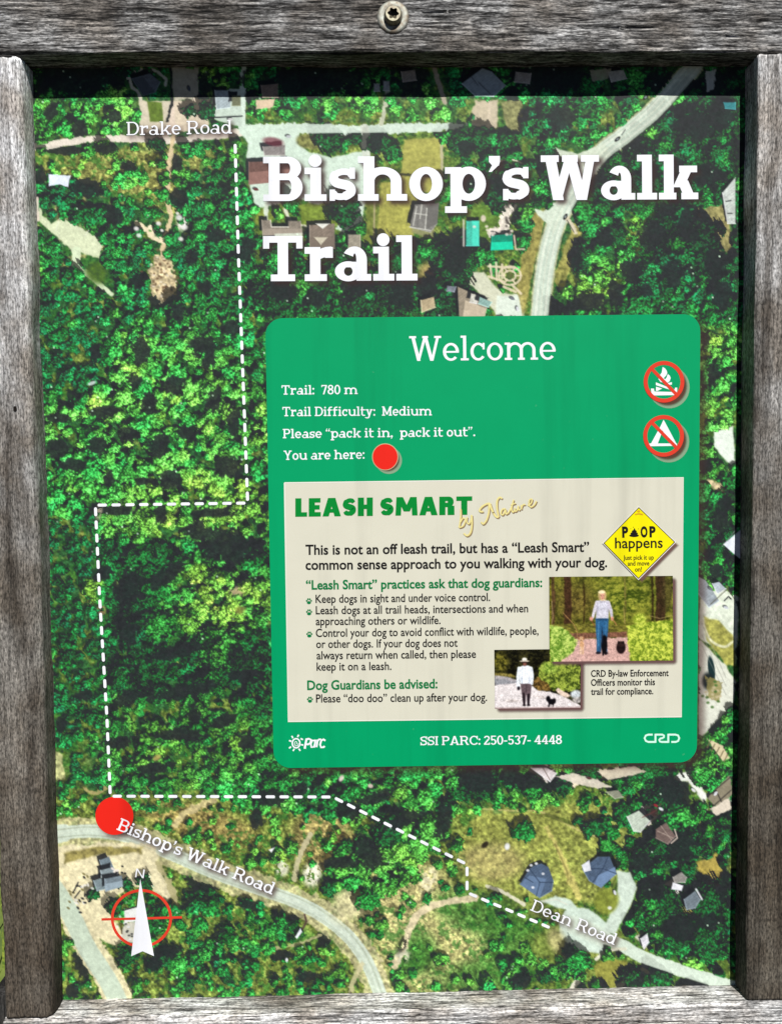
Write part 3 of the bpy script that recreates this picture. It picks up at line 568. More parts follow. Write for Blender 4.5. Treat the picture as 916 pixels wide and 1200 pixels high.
roof([(438, 98), (445, 98), (445, 107), (438, 107)], rgb(180, 184, 180)); roof([(449, 95), (456, 95), (456, 106), (449, 106)], rgb(168, 174, 172)); roof([(306, 100), (326, 98), (326, 114), (308, 114)], rgb(150, 132, 118)); ink(poly([(300, 117), (322, 116), (320, 126), (300, 128)], .8, 0, 1), rgb(226, 202, 170))
ink(blob(355, 140, 0.1, 0.1), DK)
for o_, w_, c_, k_ in ((0, 1.0, (232, 236, 214), .75), (-6.5, 1.0, (230, 234, 216), .6), (6.5, 1.0, (230, 234, 216), .6), (-3, 1.6, (184, 198, 180), .35), (3.4, 1.6, (184, 198, 180), .35)):
    lines([[(x + o_ * .9, y + o_ * .45) for x, y in MR]], w_, rgb(*c_), k_)
lines([[(x + .5, y - 4.5) for x, y in BW], [(x - 1, y + 4.5) for x, y in BW]], .9, rgb(166, 176, 152), .5); lines([[(x, y) for x, y in BW]], .9, rgb(222, 228, 206), .45)
# cars and poles on the main road
for x, y, a in ((723, 163, -40), (756, 114, -40), (662, 254, -60)): ink(blob(x, y, 4, 2, a, .3), rgb(30, 32, 34)); ink(blob(x, y, 1.6, 1, a, .4), rgb(140, 150, 150))
lines([[(728, 158), (732, 152)], [(664, 258), (672, 272)]], 1, DK, .7)
# right edge
roof([(846, 226), (861, 208), (861, 262), (852, 262)], rgb(206, 214, 206), None, 1, (-3, -3)); lines([[(850, 236), (856, 235)], [(852, 250), (857, 250)]], 1.2, DK); roof([(847, 120), (861, 120), (861, 128), (849, 127)], rgb(60, 140, 146))
lines([[(846, 640), (864, 618)]], .8, WHT, .4); ink(poly([(847, 638), (868, 620), (868, 656), (858, 648)], .6), rgb(236, 242, 250))
roof([(818, 676), (826, 680), (842, 704), (830, 712), (818, 696)], rgb(170, 180, 186)); roof([(834, 684), (842, 682), (850, 690), (840, 696)], rgb(196, 206, 214)); lines([[(832, 708), (852, 690), (860, 702)]], 1, rgb(90, 88, 70)); lines([[(848, 704), (853, 699), (856, 702)]], 1.6, DK)
ink(blob(833, 784, 4, 15, -8, .2), rgb(28, 52, 54)); ink(blob(829, 798, 7, 10), rgb(32, 42, 44)); ink(poly([(826, 792), (846, 800), (842, 822), (828, 818)], 1, 0, 2), rgb(150, 140, 80), .8)
for k in range(16): ink(blob(836 + rng.normal(0, 5), 812 + rng.normal(0, 6), 2, 1.6, 0, .5), rgb(70, 110, 50) if k % 2 else rgb(200, 186, 150), .8)
lines([[(822, 726 + 26 * t), (850, 790 + 20 * t)] for t in (.2, .7, 1.2)], .9, rgb(150, 150, 140), .5)
ink(poly([(828, 866), (846, 874), (854, 888), (846, 892)], .9, 0, 1), rgb(224, 210, 170)); lines([[(832 + 5 * i, 868 + 4 * i), (828 + 5 * i, 876 + 4 * i)] for i in range(5)], 1.4, rgb(120, 110, 80))
# lower right houses
roof([(622, 900), (640, 900), (652, 906), (644, 916)], rgb(236, 226, 224)); lines([[(636, 900), (644, 914)]], 1, rgb(120, 104, 96))
roof([(734, 957), (748, 950), (761, 962), (750, 975), (742, 974)], rgb(202, 214, 196), None, 1, (4, -4)); roof([(768, 972), (780, 964), (791, 980), (782, 989), (768, 982)], rgb(122, 104, 98)); lines([[(770, 974), (788, 982)], [(774, 968), (786, 984)]], 1, rgb(180, 164, 150), .7); lines([[(790, 972), (793, 982), (786, 988)]], 1.4, rgb(226, 206, 190)); ink(blob(766, 952, 5, 4, 30), rgb(70, 50, 50), .8)
lines([[(752, 958), (768, 950), (774, 942)]], 1.4, rgb(120, 60, 60), .5)
roof([(710, 928), (724, 926), (730, 934), (720, 936)], rgb(150, 152, 132)); ink(poly([(828, 936), (854, 908), (858, 930), (842, 948)], .8, 0, .8), rgb(146, 138, 116)); lines([[(830, 932), (856, 910)], [(836, 944), (856, 926)], [(838, 926), (846, 942)]], 1.5, rgb(70, 66, 60)); ink(poly([(832, 948), (854, 934), (856, 948), (838, 956)], 1, 0, 1), rgb(228, 216, 196))
roof([(788, 1028), (798, 1022), (804, 1028), (802, 1034), (790, 1034)], rgb(150, 146, 140)); ink(poly([(788, 1034), (800, 1038), (798, 1044), (786, 1042)], .7), rgb(238, 238, 242))
roof([(801, 1054), (814, 1044), (820, 1054), (814, 1064), (804, 1066)], rgb(122, 134, 142)); lines([[(815, 1042), (822, 1054)]], 2, rgb(234, 236, 240)); roof([(750, 1100), (758, 1094), (760, 1104), (754, 1112)], rgb(226, 224, 230), None, 1, (-3, -2))
ink(poly([(700, 904), (742, 898), (756, 904), (742, 908), (712, 914)], .8, 0, 1), rgb(228, 216, 190), .9); ink(poly([(650, 910), (672, 906), (700, 914), (716, 922), (700, 924), (672, 918)], .8, 0, 1), rgb(230, 220, 200), .9)
for x, y, a, c in ((768, 944, 30, (150, 50, 56)), (774, 948, 30, (230, 232, 236)), (838, 930, -50, (226, 226, 230)), (812, 926, 40, (230, 230, 232)), (690, 912, 10, (90, 60, 60)), (832, 690, 40, (120, 124, 130)), (850, 712, 20, (210, 214, 220)), (338, 160, 0, (200, 204, 206)), (352, 206, 40, (228, 230, 232)), (300, 222, 10, (110, 60, 60)), (424, 190, 80, (226, 228, 230)), (270, 140, 0, (226, 226, 222)), (222, 104, 80, (90, 96, 104)), (600, 350, 20, (120, 124, 130)), (606, 362, 80, (226, 228, 230)), (720, 1046, 70, (226, 228, 232))):
    ink(blob(x - 1.2, y - 1.2, 3.2, 1.9, a, .3), DK, .7); ink(blob(x, y, 3.0, 1.6, a, .3), rgb(*c), .95)
roof([(470, 84), (486, 82), (488, 94), (472, 96)], rgb(158, 150, 140)); roof([(604, 84), (622, 86), (620, 98), (602, 96)], rgb(170, 164, 156)); roof([(712, 84), (730, 82), (734, 92), (716, 96)], rgb(186, 186, 176)); ink(poly([(826, 84), (838, 82), (836, 104), (828, 108)], .8, 0, 1.5), rgb(206, 212, 204), .9)
ink(poly([(690, 82), (716, 80), (712, 92), (694, 96)], .8, 0, 1.5), rgb(190, 186, 160), .8)
# the two blue roofed houses
roof([(609, 1036), (620, 1018), (626, 1014), (634, 1012), (642, 1016), (648, 1032), (646, 1044), (632, 1052)], BLUE, [(609, 1036), (620, 1026), (640, 1030), (632, 1052)], 1.25, (-2, -4)); lines([[(620, 1018), (632, 1034), (648, 1034)], [(632, 1034), (628, 1050)], [(614, 1028), (624, 1034)]], 1.1, rgb(52, 66, 88), .8)
for x, y in ((622, 1014), (628, 1012), (624, 1040), (636, 1024), (618, 1020)): ink(blob(x, y, 1.8, 1.4, 0, .5), WHT, .9)
roof([(682, 1018), (700, 1004), (714, 1004), (722, 1024), (712, 1030), (704, 1040), (690, 1032)], BLUE, [(700, 1026), (720, 1016), (722, 1024), (704, 1040), (696, 1036)], 1.4, (2, -6)); lines([[(682, 1018), (706, 1018), (722, 1024)], [(706, 1018), (712, 1004)], [(706, 1018), (694, 1034)]], 1.1, rgb(52, 66, 88), .8); ink(poly([(681, 1014), (690, 1008), (692, 1020), (684, 1022)], .7), rgb(230, 232, 238))
ink(blob(714, 1064, 2.4, 2, 0, .5), WHT, .8); ink(blob(594, 992, 3, 4, 10, .4), WHT, .9); ink(blob(568, 990, 5, 3, -40, .4), rgb(50, 44, 34)); lines([[(636, 1056), (652, 1054), (664, 1060)]], 1, rgb(226, 214, 196), .6)
lines([[(606, 1150), (612, 1144)]], 1, DK, .3)
# house and yard in the lower left corner
roof([(117, 1008), (128, 1004), (134, 1018), (122, 1024)], rgb(124, 140, 148)); roof([(118, 1020), (133, 1016), (136, 1030), (120, 1034)], rgb(150, 164, 168)); roof([(110, 1032), (122, 1028), (124, 1042), (114, 1044)], rgb(134, 150, 154)); roof([(123, 1030), (143, 1026), (144, 1038), (124, 1044)], rgb(124, 138, 146), [(123, 1036), (144, 1032), (144, 1039), (124, 1045)], 1.25)
for k in range(14): ink(blob(136 + rng.normal(0, 4), 1022 + rng.normal(0, 2.5), 1.6, 1.2, 20, .4), DK if k % 2 else rgb(240, 230, 220), .85)
for k in range(26): ink(blob(96 + rng.normal(0, 7), 1048 + rng.normal(0, 12), 2.2, 1.3, rng.uniform(0, 90), .4), (DK, rgb(120, 112, 70), rgb(240, 238, 228))[k % 3], .8)
lines([[(86, 1046), (92, 1034)], [(88, 1052), (94, 1044)]], 1.8, DK, .8)
ink(poly([(146, 1066), (164, 1062), (168, 1078), (146, 1082)], .8, 0, 1), rgb(236, 238, 232)); lines([[(144, 1067), (162, 1062)]], 1.6, DK); ink(poly([(146, 1082), (160, 1080), (160, 1106), (142, 1102)], 1, 0, 1), rgb(208, 206, 188)); lines([[(142, 1082), (143, 1094)]], 1.4, rgb(80, 60, 50))
for k in range(14): ink(blob(150 + rng.normal(0, 8), 1088 + rng.normal(0, 6), 1.6, 1.2, 0, .5), (WHT, DK)[k % 2], .7)
# small white and dark things in the scrub
ink(poly([(346, 1098), (352, 1088), (354, 1092), (348, 1100)], .6), WHT); lines([[(357, 1072), (359, 1080), (355, 1088)]], 2.5, rgb(86, 66, 62)); ink(poly([(315, 996), (322, 993), (318, 999)], .6), WHT); ink(blob(336, 1125, 1.5, 2.5), WHT, .9)
ink(blob(400, 912, 2.5, 4, 30, .4), rgb(240, 226, 214), .9); ink(blob(434, 921, 3, 2.4, 10, .4), rgb(226, 206, 190), .9); ink(blob(184, 888, 5, 3, -30, .4), rgb(176, 150, 92), .8); ink(blob(277, 693, 8, 5, 10, .6) * (WOB2 > -.1), rgb(206, 180, 140), .8); ink(blob(282, 715, 7, 5, 0, .5), rgb(170, 160, 80), .6)
ink(blob(116, 600, 4, 9, 10, .5) * (WOB2 > -.2), rgb(190, 180, 150), .7); ink(blob(119, 715, 5, 6, 0, .5) * (WOB2 > -.1), rgb(180, 150, 100), .7); ink(blob(108, 449, 5, 2, -20, .4), rgb(226, 240, 236), .8)
ink(blob(472, 1106, 5, 12, 30, .4) * (WOB2 > -.3), rgb(48, 50, 40), .8)
for k in range(420):      # glints scattered through the woods
    x, y = X0 + rng.random() * NX, Y0 + rng.random() * NY
    if samp(cov, x, y) > .5 and not (330 < x < 800 and 390 < y < 880) and samp(lite, x, y) > .3: ink_r = rng.uniform(.7, 1.3); i0, j0 = int(y) - Y0, int(x) - X0; P[i0:i0 + 2, j0:j0 + 2] = P[i0:i0 + 2, j0:j0 + 2] * .35 + rgb(200, 232, 200) * .65 * ink_r
P = np.clip(P, 0, 1)
# ---------------------------------------------------------------- lettering drawn as strokes
def q_rect(x0, y0, x1, y1): return [(x0, y0), (x1, y0), (x1, y1), (x0, y1)]
def q_arc(cx, cy, rx, ry, a0, a1, tx, ty, n=None):
    n = n or max(4, int(abs(a1 - a0) / 11))
    out = []
    for i in range(n):
        p = []
        for a, k in ((a0 + (a1 - a0) * i / n, 0), (a0 + (a1 - a0) * (i + 1) / n, 0), (a0 + (a1 - a0) * (i + 1) / n, 1), (a0 + (a1 - a0) * i / n, 1)):
            c, s = math.cos(math.radians(a)), math.sin(math.radians(a))
            p.append((cx + (rx - tx * k) * c, cy + (ry - ty * k) * s))
        out.append(p)
    return out
def q_stroke(pts, w):
    """quads along a polyline; w is a width or one width per point"""
    n = len(pts); W = [w] * n if not hasattr(w, '__len__') else list(w)
    L, R = [], []
    for i in range(n):
        a = pts[max(i - 1, 0)]; b = pts[min(i + 1, n - 1)]
        dx, dy = b[0] - a[0], b[1] - a[1]; l = math.hypot(dx, dy) or 1
        nx, ny = -dy / l * W[i] / 2, dx / l * W[i] / 2
        L.append((pts[i][0] + nx, pts[i][1] + ny)); R.append((pts[i][0] - nx, pts[i][1] - ny))
    return [[R[i], R[i + 1], L[i + 1], L[i]] for i in range(n - 1)]
def q_disc(cx, cy, rx, ry=None, n=28):
    ry = ry or rx
    return [[(cx + rx * math.cos(2 * math.pi * i / n), cy + ry * math.sin(2 * math.pi * i / n)) for i in range(n)]]
def curve(pts, n=5): return smooth(pts, n)

def glyph(ch, s, t, xh=.72, o=.11, serif=True, asc=1.0):
    """one slab letter, cap height 1: list of convex polygons and its width"""
    Q = []
    R = lambda *a: Q.append(q_rect(*a))
    A = lambda *a: Q.extend(q_arc(*a))
    def foot(x, y=0, l=o, r=o):
        if serif: R(x - l, y, x + s + r, y + t)
    def head(x, y, l=o, r=o):
        if serif: R(x - l, y - t, x + s + r, y)
    def diag(x0, y0, x1, y1, w): Q.append([(x0, y0), (x0 + w, y0), (x1 + w, y1), (x1, y1)])
    O = o if serif else 0
    def bowl(cx, rx): A(cx, xh / 2, rx, xh / 2 + .012, 0, 360, s, t * 1.1)
    c = ch
    if c in 'Iil1':
        R(O, 0, O + s, 1 if c == 'I' else (xh if c == 'i' else asc)); foot(O)
        if c == 'I': head(O, 1)
        else: head(O, xh if c == 'i' else asc, o, 0)
        if c == 'i': Q.extend(q_disc(O + s / 2 - .01, .905, s * .56 + .01))
        w = 2 * O + s
    elif c in 'BPRDE':
        w = {'B': .80, 'P': .76, 'R': .86, 'D': .90, 'E': .66}[c] + (s - .13) * .55 - (.06 if not serif else 0)
        R(O, 0, O + s, 1)
        if c == 'D':
            rx = w * .5; R(0 if serif else O, 0, w - rx, t); R(0 if serif else O, 1 - t, w - rx, 1); A(w - rx, .5, rx, .5, -90, 90, s * 1.02, t)
        elif c == 'E':
            R(O, 0, w, t); R(O, 1 - t, w - .02, 1); R(O, .5 - t / 2, w - .07, .5 + t / 2)
        else:
            ry = .285 if c != 'B' else .265; cy = 1 - ry; rx = min(.30, w * .38); xr = w - (.06 if c == 'R' else .03 if c == 'B' else 0)
            R(0 if serif else O, 1 - t, xr - rx, 1); R(O, 1 - 2 * ry, xr - rx, 1 - 2 * ry + t); A(xr - rx, cy, rx, ry, -90, 90, s * 1.0, t)
            if c == 'B':
                h = 1 - 2 * ry + t; R(0 if serif else O, 0, w - .31, t); A(w - .31, h / 2, .31, h / 2, -90, 90, s * 1.02, t); R(O, h - t, w - .31, h)
            else: foot(O)
            if c == 'R':
                diag(w - s * 1.15, 0, xr - rx - s * .2, 1 - 2 * ry + t * .3, s * 1.12)
                if serif: R(w - s * 1.2, 0, w + o * .55, t); w += o * .55
    elif c == 'T':
        w = .84 + (s - .13) * .5; x = w / 2 - s / 2
        R(0, 1 - t, w, 1); R(x, 0, x + s, 1); foot(x, 0, o * 1.3, o * 1.3)
        if serif: R(0, .72, t * .95, 1); R(w - t * .95, .72, w, 1)
    elif c == 'L':
        w = .62 + (s - .13) * .4; R(0, 0, s, 1); R(0, 0, w, t)
    elif c == 'H':
        w = .74 + (s - .13) * .7; R(0, 0, s, 1); R(w - s, 0, w, 1); R(0, .5 - t / 2, w, .5 + t / 2)
    elif c == 'N':
        w = .74 + (s - .13) * .7; R(0, 0, s, 1); R(w - s, 0, w, 1); diag(w - s * 1.1, 0, 0, 1, s * 1.1)
    elif c == 'M':
        w = 1.08 + (s - .13) * 1.1
        if serif:
            R(O, 0, O + s, 1); R(w - O - s, 0, w - O, 1); foot(O); foot(w - O - s); R(0, 1 - t, O + s, 1); R(w - O - s, 1 - t, w, 1)
            m = w / 2 - s * .5; diag(m, .12, O, 1, s); diag(m, .12, w - O - s, 1, s)
        else:
            diag(0, 0, .06, 1, s * .9); diag(w - s * .9, 0, w - s * .9 - .06, 1, s * .9); m = w / 2 - s * .45; diag(m, .22, .08, 1, s); diag(m, .22, w - .08 - s, 1, s)
    elif c == 'A':
        w = .92 + (s - .13) * .8; m = w / 2
        z = O * .8; diag(z, 0, m - s * .6, 1, s * 1.02); diag(w - z - s * 1.02, 0, m - s * .42, 1, s * 1.02); R(w * .25, .2, w * .75, .2 + t * .85)
        if serif: R(0, 0, z + s + o * .8, t); R(w - z - s - o * .8, 0, w, t)
    elif c == 'W':
        w = 1.30 + (s - .13) * .9; z = O * .75; k = s * 1.08; k2 = s * .86; m = w / 2
        x1 = z + (m - z) * .54; x2 = w - x1
        diag(x1 - k * .5, 0, z, 1, k); diag(x1 - k * .5, 0, m - k2 * .5, 1, k2); diag(x2 - k * .5, 0, m - k * .5, 1, k); diag(x2 - k2 * .4, 0, w - z - k2, 1, k2)
        if serif: R(0, 1 - t, z + k + o * .7, 1); R(w - z - k - o * .7, 1 - t, w, 1); R(m - k * .5 - o * .5, 1 - t, m + k * .5 + o * .5, 1)
    elif c == 'Y':
        w = .88; m = w / 2; z = O * .7; R(m - s / 2, 0, m + s / 2, .45); foot(m - s / 2); diag(m - s / 2, .42, z, 1, s * 1.05); diag(m - s / 2, .42, w - z - s * 1.05, 1, s * 1.05)
        if serif: R(0, 1 - t, z + s + o * .7, 1); R(w - z - s - o * .7, 1 - t, w, 1)
    elif c == 'C':
        w = .84; A(.47, .5, .47, .512, 42, 322, s, t); R(w - t * .9, .62, w, 1) if serif else None
    elif c in 'Ss':
        h = 1 if c == 'S' else xh; w = (.66 if c == 'S' else .52) + (s - .13) * .7; k = (s + t) / 2; s2 = s * .9
        m = h / 2; a = w / 2 - k / 2; rt = h * .25 - k * .12
        P = [(w - k * .5, h - k * .5 - rt * .55), (w * .72, h - k * .55), (w * .47, h - k * .5), (k * .75, h - k * .5 - rt * .38), (k * .58, h - k * .5 - rt * .95), (w * .3, m + k * .17), (w * .7, m - k * .17), (w - k * .58, k * .5 + rt * .95), (w - k * .75, k * .5 + rt * .38), (w * .53, k * .5), (w * .28, k * .55), (k * .5, k * .5 + rt * .55)]
        n = len(P); W = [t * .9, t, t, k, s2, s2, s2, s2, k, t, t, t * .9]
        sp = curve(P, 4); ww = [W[min(int(i / 4), n - 1)] for i in range(len(sp))]
        Q.extend(q_stroke(sp, ww))
        if serif: R(w - k * .72, h * .66, w - k * .72 + t * .8, h); R(k * .72 - t * .8, 0, k * .72, h * .34)
    elif c == 'o': w = xh * .93 + (s - .13) * .35; bowl(w / 2, w / 2)
    elif c == 'c':
        w = xh * .86 + (s - .13) * .25; A(w * .53, xh / 2, w * .53, xh / 2 + .012, 40, 322, s, t * 1.1); R(w - t * 1.25, xh * .62, w - t * .3, xh) if serif else None
    elif c == 'e':
        w = xh * .93 + (s - .13) * .3; A(w / 2, xh / 2, w / 2, xh / 2 + .012, 0, 318, s, t * 1.1); R(s * .6, xh / 2 - t * .42, w - .005, xh / 2 + t * .42)
    elif c == 'a':
        w = xh * .90 + (s - .13) * .45 + O * .8; x = w - s - O * .8
        R(x, 0, x + s, xh * .62); foot(x, 0, 0, o * .8); A(x + s - xh * .37, xh * .62, xh * .37, xh * .38 + .01, 0, 150, s, t * 1.05)
        A(x * .5 + s * .25, xh * .28, x * .5 + s * .25, xh * .28 + .012, 0, 360, s * .86, t * .82); R(x * .5, xh * .56 - t * .82, x + .01, xh * .56)
    elif c in 'dbpq':
        w = xh * .96 + (s - .13) * .5 + O; 
        if c == 'd':
            x = w - s - O; R(x, 0, x + s, asc); head(x, asc, o, 0); foot(x, 0, 0, o); r = (x + s * .9) / 2; A(r, xh / 2, r, xh / 2 + .012, 0, 360, s, t * 1.1)
        else:
            x = O; y0 = -.28 if c == 'p' else 0; R(x, y0, x + s, xh if c == 'p' else asc); head(x, xh if c == 'p' else asc, o, 0)
            if c == 'p': foot(x, -.28)
            r = (w - x - s * .1) / 2; A(w - r, xh / 2, r, xh / 2 + .012, 0, 360, s, t * 1.1)
    elif c == 'f':
        w = .50 + O * .3; x = O + .02; R(x, 0, x + s, asc - .2); foot(x); A(x + .23 + s * .4, asc - .2, .23 + s * .4, .2, 62, 180, s, t); R(0, xh - t, w - .03, xh)
    elif c == 't':
        w = .50 + (s - .13) * .5; x = O * .9; R(x, .16, x + s, .97); R(0, xh - t, w, xh); A(x + .2 + s * .4, .18, .2 + s * .4, .19, 180, 318, s, t * 1.05)
    elif c in 'hnmru':
        st = asc if c == 'h' else xh
        if c == 'r':
            w = .56 + (s - .13) * .4 + O * .3; x = O; R(x, 0, x + s, xh); head(x, xh, o, 0); foot(x, 0, o, o * 1.2); A(w - .02, xh * .60, w - .02 - x, xh * .40 + .01, 92, 160, s * .9, t * 1.5); R(w - s * .75, xh * .68, w, xh * 1.0)
        elif c == 'u':
            w = xh * .98 + 2 * O * .8 + (s - .13) * .7; x = O * .8; x2 = w - s - O * .8; R(x, xh * .42, x + s, xh); head(x, xh, o * .8, 0); R(x2, 0, x2 + s, xh); head(x2, xh, o * .8, 0); foot(x2, 0, 0, o * .8); r = (x2 + s - x) / 2; A(x + r, xh * .42, r, xh * .42 + .012, 180, 360, s, t * 1.1)
        else:
            a = xh * .80 + (s - .13) * .7; x = O; n = 2 if c == 'm' else 1; w = 2 * O + s + n * (a - s * .35) ; st_ = (w - 2 * O - s) / n
            R(x, 0, x + s, st); head(x, st, o, 0); foot(x, 0, o, o * .75)
            for i in range(n):
                x2 = x + st_ * (i + 1); R(x2, 0, x2 + s, xh * .6); foot(x2, 0, o * .75, o if i == n - 1 else o * .75)
                r = (st_ + s) / 2; A(x2 + s - r, xh * .58, r, xh * .42 + .012, 0, 165, s, t * 1.15)
    elif c == 'k':
        w = xh * .98 + O + (s - .13) * .7; x = O; R(x, 0, x + s, asc); head(x, asc, o, 0); foot(x, 0, o, o * .5)
        k = s * 1.1; diag(x + s - .02, xh * .36, w - k - o * .75, xh, k); diag(w - k - o * .35, 0, x + s + .08, xh * .56, k)
        if serif: R(w - k - o * 1.5, xh - t, w - o * .1, xh); R(w - k - o * 1.1, 0, w + o * .1, t)
    elif c == 'y':
        w = xh * .98 + O * .9; k = s * 1.05; z = O * .8; m = w * .5; diag(m - k * .5, 0, z, xh, k); diag(m - k * .95, -.2, w - z - k, xh, k)
        A(m - k * .95 - .07, -.15, .1 + k, .13, 180, 330, s * .9, t)
        if serif: R(0, xh - t, z + k + o * .6, xh); R(w - z - k - o * .6, xh - t, w, xh)
    elif c in '08':
        w = .62 + (s - .13) * .5
        if c == '0': A(w / 2, .5, w / 2, .512, 0, 360, s, t)
        else: A(w / 2, .28, w / 2, .285, 0, 360, s, t); A(w / 2, .76, w * .44, .25, 0, 360, s * .95, t)
    elif c == '7': w = .58; R(0, 1 - t, w, 1); R(0, .78, t * .9, 1); diag(w * .26, 0, w - s, 1 - t, s)
    elif c == '4': w = .66; R(w * .62, 0, w * .62 + s, 1); R(0, .24, w, .24 + t); diag(0, .24, w * .62, 1, s * .9); foot(w * .62)
    elif c in '23':
        w = .60
        if c == '2': A(w / 2, .72, w / 2, .28, -18, 170, s, t); diag(0, t, w - s * 1.4, .62, s * 1.2); R(0, 0, w, t); R(w - t * .9, 0, w, .22)
        else: A(w / 2, .74, w * .46, .26, -90, 160, s, t); A(w / 2, .27, w / 2, .28, -160, 90, s, t)
    elif c == '5': w = .60; R(.06, 1 - t, w - .04, 1); R(.06, .5, .06 + s * .8, 1); A(w / 2 - .01, .31, w / 2 + .01, .32, -150, 140, s, t)
    elif c in '.:,':
        w = s * 1.25; Q.extend(q_disc(w / 2, s * .62, s * .66, n=14))
        if c == ':': Q.extend(q_disc(w / 2, xh - s * .62, s * .66, n=14))
        if c == ',': Q.append([(w * .3, .02), (w, s * .7), (w * .45, -s * 1.1), (w * .1, -s * 1.1)])
    elif c in "'\u2019": w = s * 1.1; Q.append([(w * .08, 1), (w, 1), (w, .86), (w * .08, .86)]); Q.append([(w * .08, .87), (w, .87), (w * .9, .78), (w * .30, .80)]); Q.append([(w * .05, .64), (w * .30, .64), (w * .92, .80), (w * .36, .80)])
    elif c in '\u201c\u201d':
        w = s * 2.9
        for x in (0, s * 1.6):
            if c == '\u201d': Q.extend(q_disc(x + s * .6, .94, s * .56, n=12)); Q.append([(x + .0, .70), (x + s * .4, .70), (x + s * 1.15, .93), (x + s * .5, .88)])
            else: Q.extend(q_disc(x + s * .6, .76, s * .56, n=12)); Q.append([(x + s * .8, 1), (x + s * 1.2, 1), (x + s * .7, .8), (x + s * .05, .78)])
    elif c == '-': w = .34; R(0, .33, w, .33 + t * 1.1)
    else: w = .3
    return Q, w

def slab_text(txt, s=.13, t=.09, xh=.70, o=.105, gap=.075, space=.36, **kw):
    out, x = [], 0
    for ch in txt:
        if ch == ' ': x += space; continue
        q, w = glyph(ch, s, t, xh, o, **kw)
        out.extend([[(px + x, py) for px, py in p] for p in q]); x += w + gap
    return out, x - gap
def fit(q, w, x0, y0, x1, y1, cap, slant=0.0):
    """lay lettering (cap height 1, width w) on the print from baseline point to baseline point"""
    L = math.hypot(x1 - x0, y1 - y0); ux, uy = (x1 - x0) / L, (y1 - y0) / L
    k = L / w
    return [[(x0 + ux * (px + slant * py) * k + uy * py * cap, y0 + uy * (px + slant * py) * k - ux * py * cap) for px, py in p] for p in q]
BS = dict(s=.238, t=.148, xh=.75, o=.12, gap=.045, space=.2)
RS = dict(s=.125, t=.085, xh=.70, o=.10, gap=.07, space=.36)
MS = dict(s=.155, t=.115, xh=.70, o=.10, gap=.07, space=.36)
def slab(txt, st, *a): return fit(*slab_text(txt, **st), *a)
LET = {
 'title1': slab("Bishop\u2019s", BS, 308.5, 235.6, 620, 234.6, 52) + slab("Walk", BS, 633.5, 234.6, 817, 233.4, 52.5),
 'title2': slab("Trail", BS, 308.5, 329.6, 489, 328.6, 53),
 'drake': slab("Drake Road", RS | dict(s=.135), 148.5, 158.5, 272, 156.4, 15.6),
 'bishop': slab("Bishop\u2019s Walk Road", RS | dict(s=.15, t=.1), 136.5, 972, 318.5, 1048.5, 14.6),
 'dean': slab("Dean Road", RS | dict(s=.135), 620.5, 1066.5, 719, 1107.5, 13.8),
}
# ---------------------------------------------------------------- soft printed shadows under the lettering (part of the artwork)
def cover(polys):
    m = np.zeros((NY, NX), bool)
    for p in polys:
        Q = np.array(p, np.float32); x0 = max(int(Q[:, 0].min()) - X0, 0); x1 = min(int(Q[:, 0].max()) + 2 - X0, NX); y0 = max(int(Q[:, 1].min()) - Y0, 0); y1 = min(int(Q[:, 1].max()) + 2 - Y0, NY)
        if x1 <= x0 or y1 <= y0: continue
        gx, gy = GX[y0:y1, x0:x1], GY[y0:y1, x0:x1]; ins = np.zeros(gx.shape, bool)
        for i in range(len(Q)):
            ax, ay = Q[i]; bx, by = Q[(i + 1) % len(Q)]
            if ay != by: ins ^= ((ay > gy) != (by > gy)) & (gx < (bx - ax) * (gy - ay) / (by - ay) + ax)
        m[y0:y1, x0:x1] |= ins
    return m.astype(np.float32)
def blur(a, r):
    for _ in range(3):
        for ax in (0, 1):
            c = np.cumsum(np.pad(a, [(r + 1, r) if i == ax else (0, 0) for i in (0, 1)], mode='edge'), axis=ax)
            a = (np.take(c, range(2 * r + 1, c.shape[ax]), ax) - np.take(c, range(0, c.shape[ax] - 2 * r - 1), ax)) / (2 * r + 1)
    return a
def drop(mask, dx, dy, r, k, col=(62, 42, 42)):
    global P
    s = np.clip(blur(np.roll(np.roll(mask, dy, 0), dx, 1), r) * k, 0, 1)[..., None]
    P = P * (1 - s) + (np.minimum(P, 1) * .22 + rgb(*col) * .72) * s
drop(cover(LET['title1'] + LET['title2']), 4, 4, 2, 1.25)
for k in ('drake', 'bishop', 'dean'): drop(blur(cover(LET[k]), 1), 2, 3, 2, 2.2, (84, 66, 62))
WELCOME = [(310.7, 373.0), (820.2, 368.0), (816.0, 893.2), (320.8, 900.3)]
def rounded(c, r, n=8):
    out = []; c = [np.array(p, float) for p in c]
    for i in range(4):
        p, a, b = c[i], c[i - 1], c[(i + 1) % 4]; u = (a - p) / np.hypot(*(a - p)); v = (b - p) / np.hypot(*(b - p)); o = p + (u + v) * r
        for k in range(n + 1):
            t = k / n * math.pi / 2; out.append(tuple(o - v * r * math.cos(t) - u * r * math.sin(t)))
    return out
PANEL = rounded(WELCOME, 20)
drop(cover([PANEL]), 8, 6, 3, .82, (70, 48, 44))
drop(cover(q_disc(134.3, 956.3, 22)), 3, 4, 2, .8, (60, 30, 30))
P = np.clip(P * (.97 + .06 * rng.random(P.shape[:2]))[..., None], 0, 1)

